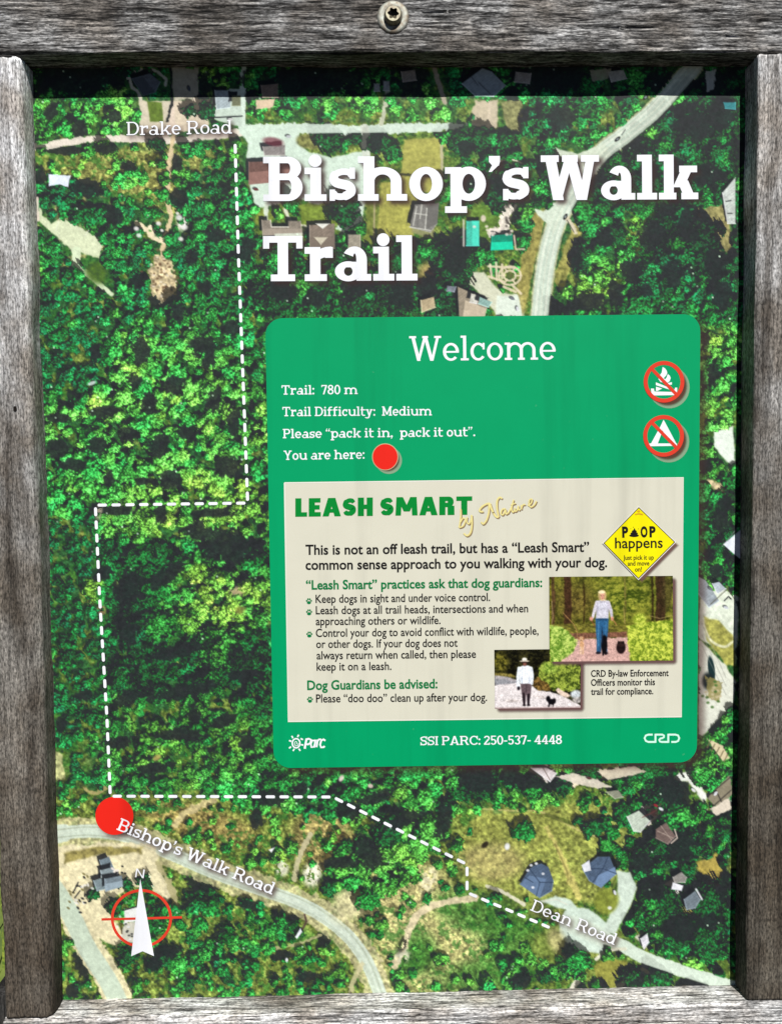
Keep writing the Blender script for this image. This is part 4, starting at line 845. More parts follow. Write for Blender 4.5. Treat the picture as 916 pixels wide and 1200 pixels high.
# ---------------------------------------------------------------- the map board
PIC = picture_mat()
WHITE_INK = print_mat('white_ink', inkcol(250, 251, 255)); RED_INK = print_mat('red_ink', inkcol(238, 42, 30)); GREEN_INK = print_mat('sign_green_ink', inkcol(0, 161, 101))
BEIGE_INK = print_mat('notice_beige_ink', inkcol(221, 218, 198)); BLACK_INK = print_mat('black_ink', inkcol(30, 28, 28)); DKGREEN_INK = print_mat('dark_green_ink', inkcol(8, 122, 66)); LEASH_INK = print_mat('leaf_green_ink', inkcol(4, 138, 52))
YELLOW_INK = print_mat('yellow_ink', inkcol(252, 240, 10)); CREAM_INK = print_mat('cream_ink', inkcol(242, 238, 226)); GOLD_INK = print_mat('pale_gold_ink', inkcol(240, 226, 150)); BROWN_INK = print_mat('brown_ink', inkcol(150, 126, 92)); SIGNRED_INK = print_mat('badge_red_ink', inkcol(228, 66, 46)); ORANGE_INK = print_mat('orange_ink', inkcol(226, 170, 40))
zb = float(P1(458, 1165)[2])
board = thing('map_board', 'large printed aerial trail map with green welcome panel, set inside the grey timber frame', 'map board', (0, 0, zb))
xs = np.arange(X0, X0 + NX); ys = np.arange(Y0, Y0 + NY)
fx, fy = np.meshgrid(xs[:-1] + .5, ys[:-1] + .5)
keep = ~((fx > 336) & (fx < 796) & (fy > 396) & (fy < 872))
# trim the print to the board: a rectangle that runs a little behind the timbers
BX0, BX1 = float(P1(50, 640)[0]) - .012, float(P1(866, 640)[0]) + .010
BZ1, BZ0 = float(P1(458, 78.6)[2]) + .010, float(P1(458, 1163)[2]) - .006
w3 = pt(fx.ravel(), fy.ravel()); keep &= ((w3[:, 0] > BX0) & (w3[:, 0] < BX1) & (w3[:, 2] > BZ0) & (w3[:, 2] < BZ1)).reshape(keep.shape)
sheet('printed_map', xs, ys, P, 0.0, PIC, board, keep)
b = [(x, y, z) for y in (.001, .007) for x, z in ((BX0, BZ0), (BX1, BZ0), (BX1, BZ1), (BX0, BZ1))]
mesh_obj('backing', b, [[0, 1, 2, 3], [7, 6, 5, 4], [0, 4, 5, 1], [1, 5, 6, 2], [2, 6, 7, 3], [3, 7, 4, 0]], print_mat('board_core', (.03, .03, .03)), board)
for k in ('title1', 'title2'): flat('title_line', LET[k], -.0005, WHITE_INK, board)['label'] = {'title1': 'upper line of the large white title', 'title2': 'lower, shorter line of the large white title'}[k]
for k, l in (('drake', 'white road name beside the pale road at the top of the map'), ('bishop', 'white road name slanting along the curved road'), ('dean', 'white road name slanting over the turning circle')):
    flat('road_name', LET[k], -.0006, WHITE_INK, board)['label'] = l
# dashed trail line
TR = [(275.5, 166), (279.5, 300), (290.3, 589.5), (112, 592), (117, 700), (125.5, 840), (129.5, 933), (390, 934), (547, 1013), (547, 1046), (646, 1088)]
dashes = []
for (ax, ay), (bx, by) in zip(TR[:-1], TR[1:]):
    L_ = math.hypot(bx - ax, by - ay); n = max(1, round(L_ / 16.0)); u = ((bx - ax) / L_, (by - ay) / L_); st = L_ / n
    for i in range(n):
        s0 = i * st + st * .16; s1 = s0 + st * .68; w = 1.75
        if ay == 934 and False: w = 2
        pts = []
        for e, s_ in ((1, s1 - w), (-1, s0 + w)):
            for k in range(7):
                a = math.radians(-90 + 30 * k); lx, ly = s_ + e * math.cos(a) * w, e * math.sin(a) * w
                pts.append((ax + u[0] * lx - u[1] * ly, ay + u[1] * lx + u[0] * ly))
        dashes.append(pts)
flat('trail_line', dashes, -.0004, WHITE_INK, board)
flat('location_marker', q_disc(134.3, 956.1, 22.3, 22.3, 40), -.0005, RED_INK, board)
comp = flat('compass_rose', q_arc(166, 1076.2, 35.8, 34.3, 0, 360, 3.2, 3.2, 48) + q_stroke([(119.2, 1077.4), (166, 1076.3), (213.5, 1075.0)], 2.7), -.0005, SIGNRED_INK, board)
flat('north_arrow', [[(164.6, 1030), (167.3, 1114.7), (153.9, 1120.6)], [(164.6, 1030), (180.6, 1120.4), (167.3, 1114.7)]], -.0008, WHITE_INK, comp)
q, w = glyph('N', .12, .1, serif=False); flat('north_letter', fit(q, w, 158.5, 1027.8, 168.5, 1029.2, 10.2), -.0008, WHITE_INK, comp)

# ---------------------------------------------------------------- welcome panel
wp = flat('welcome_panel', [PANEL], -.0006, GREEN_INK, board)
flat('heading', slab("Welcome", RS, 479.5, 423.0, 650.8, 421.2, 29), -.0009, WHITE_INK, wp)
for tx, a in (("Trail: 780 m", (330, 462.5, 419, 461.8, 10.9)), ("Trail Difficulty: Medium", (331, 487.8, 505.8, 486.8, 10.9)), ("Please \u201cpack it in, pack it out\u201d.", (331.5, 513.6, 556.5, 511.2, 10.9)), ("You are here:", (332.5, 539, 427, 537.6, 10.9)), ("SSI PARC: 250-537- 4448", (492.5, 873.4, 658, 871.8, 10.4))):
    flat('text_line', slab(tx.replace(', p', ',  p').replace(': 7', ':  7').replace(': M', ':  M'), MS | (dict(o=.08, space=.3) if 'SSI' in tx else dict(space=.34)), *a), -.0009, WHITE_INK, wp)
def disc_out(cx, cy, rx, ry=None, n=40): return q_disc(cx, cy, rx, ry, n)[0]
GREENC, HALO, SHADE = (2, 160, 100), (150, 172, 140), (96, 66, 52)
def badge_shadow(cx, cy, r, par):
    flat('shadow_rim', q_disc(cx + 6, cy + 6.5, r + .6, None, 40), -.0008, print_mat('halo_ink', inkcol(138, 166, 134)), par)
    o = soft('printed_shadow', disc_out(cx + 4.5, cy + 5, r - 1.6), 2.6, SHADE, HALO, -.0010, PIC, par)
def badge(name, cx, cy, slash, picto, base):
    o = flat(name, q_arc(cx, cy, 23.8, 24.4, 0, 360, 4.6, 4.6, 56), -.0016, SIGNRED_INK, wp)
    flat('printed_shadow', q_disc(cx + 6, cy + 6.5, 24.0, 24.6, 48), -.0008, print_mat('halo_ink', inkcol(140, 168, 136)), o)
    soft('printed_shadow', disc_out(cx + 4.5, cy + 5, 21.6, 22.2), 2.4, SHADE, HALO, -.0010, PIC, o)
    flat('green_field', q_disc(cx, cy, 21.5, 22, 48), -.0013, GREEN_INK, o)
    flat('pictogram', picto, -.0015, WHITE_INK, o)
    flat('slash', [q for q in q_stroke(slash, 3.8)], -.0018, SIGNRED_INK, o)
    return o
T = lambda pts: [(745 + x / 9.23, 415 + y / 9.23) for x, y in pts]
fire = [T([(285, 138), (312, 155), (330, 180), (335, 205), (322, 232), (300, 255), (285, 290), (262, 290), (240, 265), (250, 235), (275, 200)]), T([(340, 215), (362, 232), (372, 258), (362, 290), (340, 308), (305, 300), (312, 275), (330, 250)]), T([(238, 268), (300, 262), (340, 300), (300, 312), (262, 300)]),
        T([(212, 305), (440, 395), (440, 410), (212, 335)]), T([(385, 303), (385, 330), (330, 332), (300, 320)]), T([(214, 352), (280, 372), (230, 398), (212, 398)]), T([(420, 362), (442, 362), (442, 400), (410, 394)]), T([(158, 372), (190, 372), (196, 404), (440, 410), (420, 443), (185, 447), (166, 430)])]
badge('campfire_badge', 777.5, 447.4, [(763.5, 432.5), (792.4, 462.6)], fire, None)['label'] = 'red ring badge crossing out a white campfire'
tent = [T([(295, 710), (310, 735), (432, 966), (390, 966), (286, 830), (262, 780)]), T([(262, 780), (284, 830), (232, 966), (160, 966)]), T([(140, 966), (440, 966), (440, 992), (140, 996)])]
badge('tent_badge', 777.0, 510.8, [(762.6, 494.4), (792.6, 525.0)], tent, None)['label'] = 'red ring badge crossing out a white tent'
dot = flat('location_dot', q_disc(451.2, 535.4, 14.6, 15, 36), -.0014, RED_INK, wp)
flat('rim', q_arc(451.2, 535.4, 15.4, 15.8, 0, 360, 1.2, 1.2, 36), -.0012, print_mat('rim_ink', inkcol(200, 190, 150)), dot)
flat('printed_shadow', q_disc(455.4, 539.6, 15.4, 15.8, 40), -.0008, print_mat('halo_ink', inkcol(140, 168, 136)), dot); soft('printed_shadow', disc_out(454, 538.2, 13.2, 13.6), 2.0, SHADE, HALO, -.0010, PIC, dot)
# sun emblem with lettering
Lg = lambda pts: [(325 + x / 13.09, 845 + y / 13.09) for x, y in pts]
sun_q = q_arc(347, 871, 5.3, 6.2, 0, 360, 1.6, 1.6, 24) + q_stroke([(347 + (3.0 - k * .28) * math.cos(k * .9), 871 + (3.9 - k * .34) * math.sin(k * .9)) for k in range(10)], .8)
for x, y, a in ((198, 305, 20), (230, 245, 60), (318, 228, -60), (375, 277, 25), (380, 365, 10), (340, 440, 55), (250, 442, -60), (195, 405, -40)):
    cx, cy = Lg([(x, y)])[0]; c, s = math.cos(math.radians(a)) * 1.5, math.sin(math.radians(a)) * 1.5; sun_q += q_stroke([(cx - c, cy - s), (cx + c, cy + s)], 1.7)
flat('sun_emblem', sun_q, -.0009, WHITE_INK, wp)
parc = []
for pl, wd in (([(448, 268), (420, 415)], 2.4), ([(440, 282), (480, 272), (515, 285), (508, 335), (470, 358), (440, 352)], 2.2), ([(572, 300), (535, 298), (512, 350), (522, 402), (560, 396), (578, 340)], 2.1), ([(585, 285), (566, 405)], 2.1), ([(618, 285), (600, 400)], 2.3), ([(610, 315), (640, 280), (672, 282)], 2.0), ([(735, 302), (708, 280), (672, 300), (655, 360), (670, 404), (708, 400), (726, 385)], 2.2), ([(405, 415), (440, 415)], 1.4)):
    parc += q_stroke(Lg(pl), wd)
flat('emblem_lettering', parc, -.0009, WHITE_INK, wp)
Cr = lambda pts: [(735 + x / 13.09, 845 + y / 13.09) for x, y in pts]
crd = []
for pl in ([(382, 208), (315, 208), (278, 222), (258, 262), (278, 304), (315, 320), (428, 320)], [(425, 332), (425, 196)], [(425, 208), (530, 208), (556, 222), (556, 245), (530, 262), (500, 268), (482, 290), (495, 314), (525, 320), (622, 320)], [(622, 332), (622, 196)], [(622, 208), (730, 208), (772, 220), (790, 262), (772, 306), (735, 320), (668, 320)]):
    crd += q_stroke(Cr(pl), 2.2)
flat('agency_lettering', crd, -.0009, print_mat('mint_ink', inkcol(216, 255, 236)), wp)

# ---------------------------------------------------------------- leash notice inside the welcome panel
NT = [(333.3, 565.8), (800.2, 559.8), (797.9, 840.0), (337.7, 845.6)]
nb = flat('leash_notice', [NT], -.0009, BEIGE_INK, board)
nb['label'] = 'beige notice about leashing dogs on the lower part of the green panel'
flat('border', q_stroke(NT + [NT[0]], 1.3), -.0011, CREAM_INK, nb)
q, w = slab_text("LEASH SMART", s=.37, t=.24, serif=False, gap=.10, space=.34); flat('notice_heading', fit(q, w, 346, 605.6, 553, 603.2, 21.6, .015), -.0013, LEASH_INK, nb)
S7 = lambda pts: [(520 + x / 7.633, 570 + y / 7.633) for x, y in pts]
script = []
for pl, wd in (([(148, 200), (150, 260), (142, 330), (134, 368)], 1.6), ([(134, 368), (172, 352), (190, 300), (172, 282), (146, 320)], 1.5), ([(206, 272), (202, 315), (222, 335), (240, 300), (246, 256)], 1.5), ([(246, 256), (250, 330), (238, 410), (206, 440), (176, 420)], 2.0),
               ([(350, 225), (318, 222), (330, 190), (372, 160), (408, 150)], 2.0), ([(402, 150), (400, 230), (380, 300), (350, 335), (332, 318)], 1.9), ([(408, 150), (430, 215), (462, 268), (488, 274)], 2.3), ([(488, 274), (474, 200), (474, 130), (496, 98), (520, 108)], 2.0),
               ([(548, 200), (520, 206), (508, 244), (528, 252), (550, 204), (552, 246), (572, 236)], 1.6), ([(572, 240), (600, 190), (622, 118)], 1.5), ([(622, 118), (604, 190), (612, 230), (630, 214)], 1.5), ([(596, 166), (640, 150)], 1.2), ([(632, 190), (634, 222), (652, 212), (664, 172)], 1.4), ([(664, 172), (668, 210), (680, 204)], 1.4), ([(690, 166), (692, 206)], 1.5), ([(692, 190), (706, 164), (726, 162)], 1.5), ([(748, 172), (778, 150), (786, 116), (766, 118), (758, 156), (774, 184), (806, 166), (826, 130)], 1.5)):
    script += q_stroke(S7(curve(pl, 4)), wd)
flat('script_lettering', script, -.0016, GOLD_INK, nb)
o = flat('script_shadow', [[(x + 1.1, y + 1.2) for x, y in p] for p in script], -.0014, BROWN_INK, nb)

_tcache = {}
def sans(txt, x0, y0, x1, y1, cap, bold=0.0):
    """built-in sans lettering turned into flat ink, squeezed to the measured line"""
    cu = bpy.data.curves.new('text', 'FONT'); cu.body = txt; cu.size = 1.0; cu.offset = bold; cu.fill_mode = 'FRONT'; cu.resolution_u = 3
    ob = bpy.data.objects.new('text', cu); C.objects.link(ob)
    dg = bpy.context.evaluated_depsgraph_get(); me = bpy.data.meshes.new_from_object(ob.evaluated_get(dg))
    V = np.empty(len(me.vertices) * 3); me.vertices.foreach_get('co', V); V = V.reshape(-1, 3)
    F = [list(p.vertices) for p in me.polygons]
    bpy.data.objects.remove(ob); bpy.data.curves.remove(cu); bpy.data.meshes.remove(me)
    mn, mx = V[:, 0].min(), V[:, 0].max(); L_ = math.hypot(x1 - x0, y1 - y0); ux, uy = (x1 - x0) / L_, (y1 - y0) / L_
    global CAPH
    if CAPH is None:
        if txt == 'H': CAPH = V[:, 1].max(); print('cap height', CAPH)
        else: CAPH = 1.0; CAPH = None; sans('H', 0, 0, 1, 0, 1)
    u = (V[:, 0] - mn) / (mx - mn) * L_; v = V[:, 1] / CAPH * cap * 1.09
    return np.stack([x0 + ux * u + uy * v, y0 + uy * u - ux * v], 1), F
CAPH = None
def sans_obj(name, y, mat, parent, *a, **k):
    q, F = sans(*a, **k); V = pt(q[:, 0], q[:, 1], ply(y))
    o = mesh_obj(name, V, F, mat, parent)
    return o
for tx, a, mat, bd in (
    ("This is not an off leash trail, but has a \u201cLeash Smart\u201d", (358, 650, 690, 646.5, 10.4), BLACK_INK, .022),
    ("common sense approach to you walking with your dog.", (358, 667.6, 711, 664.4, 10.4), BLACK_INK, .022),
    ("\u201cLeash Smart\u201d practices ask that dog guardians:", (358.5, 690.8, 635, 687.7, 9.6), DKGREEN_INK, .026),
    ("Keep dogs in sight and under voice control.", (369.8, 706.5, 574, 704.2, 8.6), BLACK_INK, .014),
    ("Leash dogs at all trail heads, intersections and when", (370, 719.8, 618.5, 717.4, 8.6), BLACK_INK, .014),
    ("approaching others or wildlife.", (370, 732.6, 516, 731.2, 8.6), BLACK_INK, .014),
    ("Control your dog to avoid conflict with wildlife, people,", (370, 746.4, 630.7, 743.6, 8.6), BLACK_INK, .014),
    ("or other dogs. If your dog does not", (370.5, 759.3, 536, 757.8, 8.6), BLACK_INK, .014),
    ("always return when called, then please", (371, 772.6, 557.5, 770.8, 8.6), BLACK_INK, .014),
    ("keep it on a leash.", (371, 785.9, 458.5, 785, 8.6), BLACK_INK, .014),
    ("Dog Guardians be advised:", (360, 808.4, 512.5, 806.4, 9.8), DKGREEN_INK, .026),
    ("Please \u201cdoo doo\u201d clean up after your dog.", (370.3, 823.2, 570.5, 821.4, 8.6), BLACK_INK, .014),
    ("CRD By-law Enforcement", (692, 793.1, 783, 792.2, 7.0), BLACK_INK, .02), ("Officers monitor this", (692, 803.7, 767, 802.8, 7.0), BLACK_INK, .02), ("trail for compliance.", (692, 814.3, 765, 813.4, 7.0), BLACK_INK, .02)):
    sans_obj('text_line', -.0013, mat, nb, tx, *a, bold=bd)
for x, y in ((362, 704.6), (362.2, 717.6), (362.5, 743.6), (363.2, 820)):
    flat('paw_print', q_disc(x, y + 1.6, 2.5, 1.9, 10) + q_disc(x - 2.6, y - .6, 1.0, 1.2, 8) + q_disc(x - 1.0, y - 2.4, 1.0, 1.3, 8) + q_disc(x + 1.1, y - 2.4, 1.0, 1.3, 8) + q_disc(x + 2.7, y - .6, 1.0, 1.2, 8), -.0013, DKGREEN_INK, nb)

# the two printed photographs
def canvas(w, h, seed):
    global X0, Y0, NX, NY, GX, GY, WOB, WOB2, P, gf, fine
    X0 = Y0 = 0; NX, NY = w, h; GY, GX = np.mgrid[0:h, 0:w].astype(np.float32)
    WOB = (fbm((h, w), 9, seed, 3) - .5) * 2; WOB2 = (fbm((h, w), 3, seed + 7, 2) - .5) * 2; gf = fbm((h, w), 4, seed + 9, 2); fine = fbm((h, w), 2, seed + 11, 2)
    P = np.zeros((h, w, 3), np.float32)
def leaves(mask, dark, lightc, seed, s=6, asp=1.0, bias=.5):
    global P
    n = fbm((NY, NX), s, seed, 4, .8, asp); t = sm(bias - .16, bias + .16, n)[..., None]
    c = rgb(*dark) * (1 - t) + rgb(*lightc) * t
    sp = sm(.58, .72, fbm((NY, NX), s * .5, seed + 3, 2, .8, asp))[..., None]
    c = c * (1 - .35 * sp) + np.minimum(rgb(*lightc) * 1.35, 1) * .35 * sp
    P = P * (1 - mask[..., None]) + c * mask[..., None]
def photo_finish(seed):
    global P
    P = np.stack([.35 * P[..., i] + .65 * blur3(P[..., i], 1) for i in range(3)], -1)
    n = fbm((NY, NX), 2.2, seed, 2, .9)[..., None]; P = np.clip((P - .5) * 1.12 + .5, 0, 1) * (.84 + .32 * n); P = np.clip(P, 0, 1)
def limb(pts, w, col, k=1.0): ink(path(pts, w, .8), rgb(*col), k, .08)
k1 = .3494; U = lambda pts: [((x - 20) * k1, (y - 35) * k1) for x, y in pts]; ub = lambda x, y, rx, ry, *a: blob((x - 20) * k1, (y - 35) * k1, rx * k1, ry * k1, *a)
canvas(290, 199, 300); full = np.ones((NY, NX), np.float32)
leaves(full, (52, 56, 22), (128, 128, 52), 310, 11)
leaves(blob(170, 50, 85, 50, 0, .8), (64, 78, 26), (158, 160, 66), 312, 9, 1.6); leaves(blob(60, 60, 50, 40, 0, .9), (70, 62, 32), (132, 118, 60), 314, 7)
for x, w_, c in ((42, 17, (66, 44, 34)), (8, 8, (84, 62, 44)), (259, 22, (62, 44, 34)), (240, 5, (50, 40, 26)), (176, 4, (120, 110, 60)), (80, 3, (58, 44, 26))): ink(path([(x, -6), (x + 2, 60), (x, 112)], w_, 1.5, 2, 1), rgb(*c), .85, .4)
ink(blob(275, 40, 12, 40), rgb(74, 66, 40), .7, .5)
ink(poly([(0, 112), (290, 110), (290, 140), (0, 140)], 2, 2), rgb(112, 114, 44), .95, .5); leaves(poly([(0, 112), (110, 110), (190, 114), (190, 132), (0, 138)], 3, 3), (88, 84, 40), (142, 136, 62), 316, 5, 2)
ink(poly([(30, 132), (190, 130), (194, 142), (24, 146)], 1.2, 2), rgb(122, 84, 70), .95, .3); ink(poly([(44, 146), (190, 142), (196, 204), (-4, 204), (30, 188), (60, 164)], 1.5, 2, 1), rgb(206, 168, 158), 1, .14)
ink(path([(70, 170), (180, 166)], 2, 2, 1), rgb(176, 140, 130), .5); leaves(poly([(0, 112), (30, 116), (66, 150), (58, 172), (30, 196), (0, 204)], 2, 4, 2), (92, 130, 44), (198, 218, 116), 318, 6); leaves(poly([(182, 116), (290, 100), (290, 199), (188, 199), (184, 160)], 2, 4, 2), (100, 124, 36), (206, 216, 92), 320, 6); leaves(ub(625, 325, 44, 40, 0, .4), (130, 150, 46), (206, 216, 96), 321, 5)
limb(U([(110, 275), (180, 350), (205, 400), (208, 438)]), 1.6, (176, 140, 90)); limb(U([(36, 200), (44, 300), (36, 345)]), 2, (186, 160, 120), .7); limb(U([(516, 240), (524, 350)]), 2, (170, 150, 90), .8); limb(U([(690, 300), (760, 320), (840, 300)]), 2, (186, 166, 110), .6)
# woman in a pale top and jeans with three dogs
ink(poly(U([(328, 312), (416, 312), (412, 400), (404, 470), (408, 538), (390, 542), (380, 460), (374, 400), (366, 470), (364, 545), (334, 548), (336, 470), (330, 400)]), 1), rgb(52, 98, 136), 1, .12); limb(U([(350, 340), (346, 440), (348, 530)]), 3, (96, 150, 186), .6); limb(U([(398, 340), (396, 420)]), 3, (92, 140, 176), .5)
ink(poly(U([(336, 200), (360, 192), (368, 184), (386, 184), (396, 192), (418, 202), (418, 250), (416, 316), (330, 316), (336, 250)]), 1), rgb(208, 206, 216), 1, .06); limb(U([(338, 208), (322, 262), (310, 308)]), [8, 7.5, 6], (214, 208, 218)); limb(U([(414, 208), (432, 262), (438, 306)]), [8, 7.5, 6], (206, 200, 212)); ink(ub(375, 250, 30, 8), rgb(180, 178, 190), .5)
ink(ub(374, 162, 28, 36, 0, .2), rgb(206, 180, 130)); ink(ub(376, 166, 16, 24, 0, .25), rgb(212, 158, 136)); ink(ub(370, 140, 22, 11, 0, .4), rgb(240, 224, 184)); ink(ub(376, 181, 6, 2.5, 0, .6), rgb(150, 80, 72), .7); ink(ub(368, 165, 4, 2), rgb(90, 60, 50), .7); ink(ub(385, 165, 4, 2), rgb(90, 60, 50), .7)
ink(ub(300, 318, 12, 14), rgb(216, 156, 136)); ink(ub(440, 318, 10, 14), rgb(216, 156, 136)); limb(U([(302, 330), (326, 368)]), 1.5, (150, 80, 60)); limb(U([(442, 320), (468, 358)]), 2, (190, 130, 90))
ink(ub(346, 546, 18, 9), rgb(40, 36, 44)); ink(ub(398, 548, 14, 8), rgb(46, 40, 48))
ink(ub(386, 490, 21, 62, 0, .15), rgb(24, 22, 26), 1, .2); ink(ub(388, 448, 17, 16), rgb(20, 18, 22)); limb(U([(378, 520), (378, 560)]), 4, (26, 22, 26)); limb(U([(396, 520), (396, 556)]), 4, (26, 22, 26))
ink(ub(498, 512, 31, 42, 0, .15), rgb(42, 28, 30), 1, .3); ink(ub(498, 490, 22, 18), rgb(60, 42, 40), .8); ink(ub(482, 478, 6, 10), rgb(24, 18, 20)); ink(ub(514, 478, 6, 10), rgb(24, 18, 20))
ink(ub(232, 452, 20, 17, 0, .2), rgb(206, 168, 130)); ink(ub(236, 492, 15, 28, 0, .2), rgb(204, 160, 120)); ink(ub(216, 448, 6, 9), rgb(150, 104, 74)); ink(ub(249, 448, 6, 9), rgb(156, 108, 78)); limb(U([(228, 508), (228, 550)]), 4, (222, 190, 160)); limb(U([(244, 508), (243, 550)]), 4, (214, 176, 140)); ink(ub(232, 460, 4, 3), rgb(70, 46, 40), .8)
ink(ub(300, 562, 40, 6, 0, .6), rgb(170, 130, 124), .5)
ink(ub(340, 260, 8, 50), rgb(150, 148, 164), .45); ink(ub(412, 270, 8, 45), rgb(160, 156, 170), .4); ink(ub(372, 205, 22, 6), rgb(160, 156, 168), .5); ink(ub(356, 172, 7, 22, 0, .4), rgb(186, 160, 110), .7); ink(ub(394, 176, 7, 24, 0, .4), rgb(196, 168, 116), .7); ink(ub(372, 430, 6, 60), rgb(30, 50, 76), .7); ink(ub(352, 520, 10, 20), rgb(40, 70, 104), .5); ink(ub(372, 322, 46, 7), rgb(40, 66, 96), .6)
photo_finish(500)
PH1 = P.copy(); ph1_x = np.arange(NX); ph1_y = np.arange(NY)
k2 = .2838; U = lambda pts: [((x - 62) * k2, (y - 46) * k2) for x, y in pts]; ub = lambda x, y, rx, ry, *a: blob((x - 62) * k2, (y - 46) * k2, rx * k2, ry * k2, *a)
canvas(203, 139, 400); full = np.ones((NY, NX), np.float32)
leaves(full, (20, 20, 14), (64, 62, 34), 410, 8, 1.3, .56)
leaves(ub(110, 150, 60, 80, 0, .6), (44, 44, 18), (140, 132, 56), 412, 6); leaves(poly(U([(425, 200), (470, 150), (560, 140), (770, 140), (770, 380), (640, 400), (540, 390), (430, 330)]), 2, 4, 2), (52, 66, 26), (160, 176, 76), 414, 6, 1, .48); leaves(ub(520, 200, 70, 45, 0, .5), (88, 118, 44), (176, 196, 92), 416, 6); leaves(poly(U([(370, 300), (430, 280), (500, 320), (540, 390), (430, 390), (370, 345)]), 2, 3, 2), (60, 48, 26), (150, 120, 66), 418, 5)
ink(poly(U([(62, 250), (150, 262), (240, 300), (260, 345), (62, 345)]), 1.5, 2), rgb(176, 170, 172), 1, .1); ink(poly(U([(62, 285), (150, 290), (250, 320), (62, 340)]), 1.5, 3), rgb(138, 140, 144), .8, .2); leaves(poly(U([(62, 232), (200, 245), (250, 275), (180, 270), (62, 258)]), 1.5, 2), (96, 88, 44), (164, 150, 86), 420, 4)
ink(poly(U([(50, 340), (250, 325), (372, 345), (420, 385), (520, 395), (620, 430), (780, 520), (780, 545), (50, 545)]), 1.2, 2), rgb(222, 214, 212), 1, .12); ink(ub(210, 470, 60, 12, 0, .6), rgb(190, 178, 172), .7, .4); ink(ub(440, 440, 60, 10, 10, .6), rgb(196, 184, 178), .6, .3)
ink(poly(U([(565, 385), (590, 368), (640, 400), (700, 430), (660, 450), (600, 420)]), 1, 2, 1), rgb(226, 204, 186), 1, .15); ink(ub(735, 420, 45, 34, 0, .3), rgb(190, 196, 198), 1, .25); ink(ub(745, 470, 40, 26, 0, .4), rgb(186, 180, 176), .9, .3); ink(ub(520, 512, 36, 7, 0, .5), rgb(150, 140, 138), .6)
ink(poly(U([(275, 325), (368, 325), (362, 400), (350, 500), (332, 500), (324, 400), (316, 500), (296, 500), (284, 400)]), .9), rgb(104, 88, 92), 1, .2); limb(U([(302, 410), (306, 490)]), 5, (44, 36, 40)); limb(U([(342, 420), (340, 490)]), 5, (40, 32, 38)); limb(U([(320, 330), (324, 420)]), 1.5, (60, 50, 54), .7)
ink(poly(U([(270, 190), (300, 178), (340, 178), (366, 190), (374, 260), (368, 328), (272, 328), (266, 260)]), .9), rgb(236, 240, 244), 1, .05); limb(U([(264, 200), (254, 270), (258, 350)]), 7, (232, 238, 242)); limb(U([(366, 200), (376, 260), (370, 330)]), 6, (226, 232, 238)); limb(U([(290, 190), (296, 260), (290, 320)]), 1.2, (190, 200, 210), .7); limb(U([(316, 184), (316, 250)]), 1, (196, 204, 212), .6); ink(ub(340, 215, 14, 8), rgb(206, 214, 222), .7)
ink(ub(260, 366, 12, 16), rgb(40, 34, 40)); ink(ub(312, 160, 19, 22), rgb(64, 40, 36)); ink(ub(312, 168, 14, 12), rgb(150, 100, 84), .8); ink(ub(310, 128, 21, 15, 0, .2), rgb(236, 232, 220)); ink(ub(310, 142, 40, 7, 0, .3), rgb(206, 196, 180)); ink(ub(305, 152, 26, 6), rgb(54, 38, 34), .8); ink(ub(306, 506, 14, 8), rgb(30, 24, 28)); ink(ub(342, 506, 14, 8), rgb(30, 24, 28))
ink(ub(535, 480, 32, 24, 0, .2), rgb(22, 20, 24), 1, .2); ink(ub(506, 455, 18, 24), rgb(18, 16, 20)); ink(ub(556, 472, 14, 20), rgb(26, 22, 26)); limb(U([(515, 490), (510, 520)]), 3, (24, 20, 24)); limb(U([(548, 490), (546, 516)]), 3, (24, 20, 24)); ink(ub(542, 514, 8, 4), rgb(230, 220, 216), .8)
ink(path([(-4, 137), (206, 137)], 3), rgb(150, 120, 116), .6)
ink(ub(288, 300, 8, 30), rgb(180, 190, 204), .6); ink(ub(350, 300, 8, 30), rgb(186, 194, 206), .6)
photo_finish(520)
PH2 = P.copy(); ph2_x = np.arange(NX); ph2_y = np.arange(NY)
BG = (214, 210, 191); SH = (112, 82, 80)
def quadmap(c, w, h):
    def f(gx, gy):
        u, v = gx / w, gy / h; (ax, ay), (bx, by), (cx, cy), (dx, dy) = c
        return ax * (1 - u) * (1 - v) + bx * u * (1 - v) + cx * u * v + dx * (1 - u) * v, ay * (1 - u) * (1 - v) + by * u * (1 - v) + cy * u * v + dy * (1 - u) * v
    return f
Q2 = [(578.9, 761.6), (680.2, 760.4), (679.6, 829.4), (579.6, 830.4)]; Q1 = [(643.2, 676.0), (787.8, 674.8), (788.2, 774.0), (643.6, 775.4)]
p2 = sheet('printed_photograph', ph2_x, ph2_y, PH2, -.0016, PIC, nb, None, quadmap(Q2, 202, 138)); p2['label'] = 'small printed photo of a person in a pale hat and shirt walking a black dog'
p1 = sheet('printed_photograph', ph1_x, ph1_y, PH1, -.0022, PIC, nb, None, quadmap(Q1, 289, 198)); p1['label'] = 'larger printed photo of a woman in pale top and jeans with three dogs'
soft('printed_shadow', rounded([(x + 3.6, y + 3.4) for x, y in Q2], 3, 3), 3, SH, BG, -.0014, PIC, p2)
soft('printed_shadow', rounded([(x + 3.6, y + 3.4) for x, y in Q1], 3, 3), 3, SH, BG, -.0019, PIC, p1)
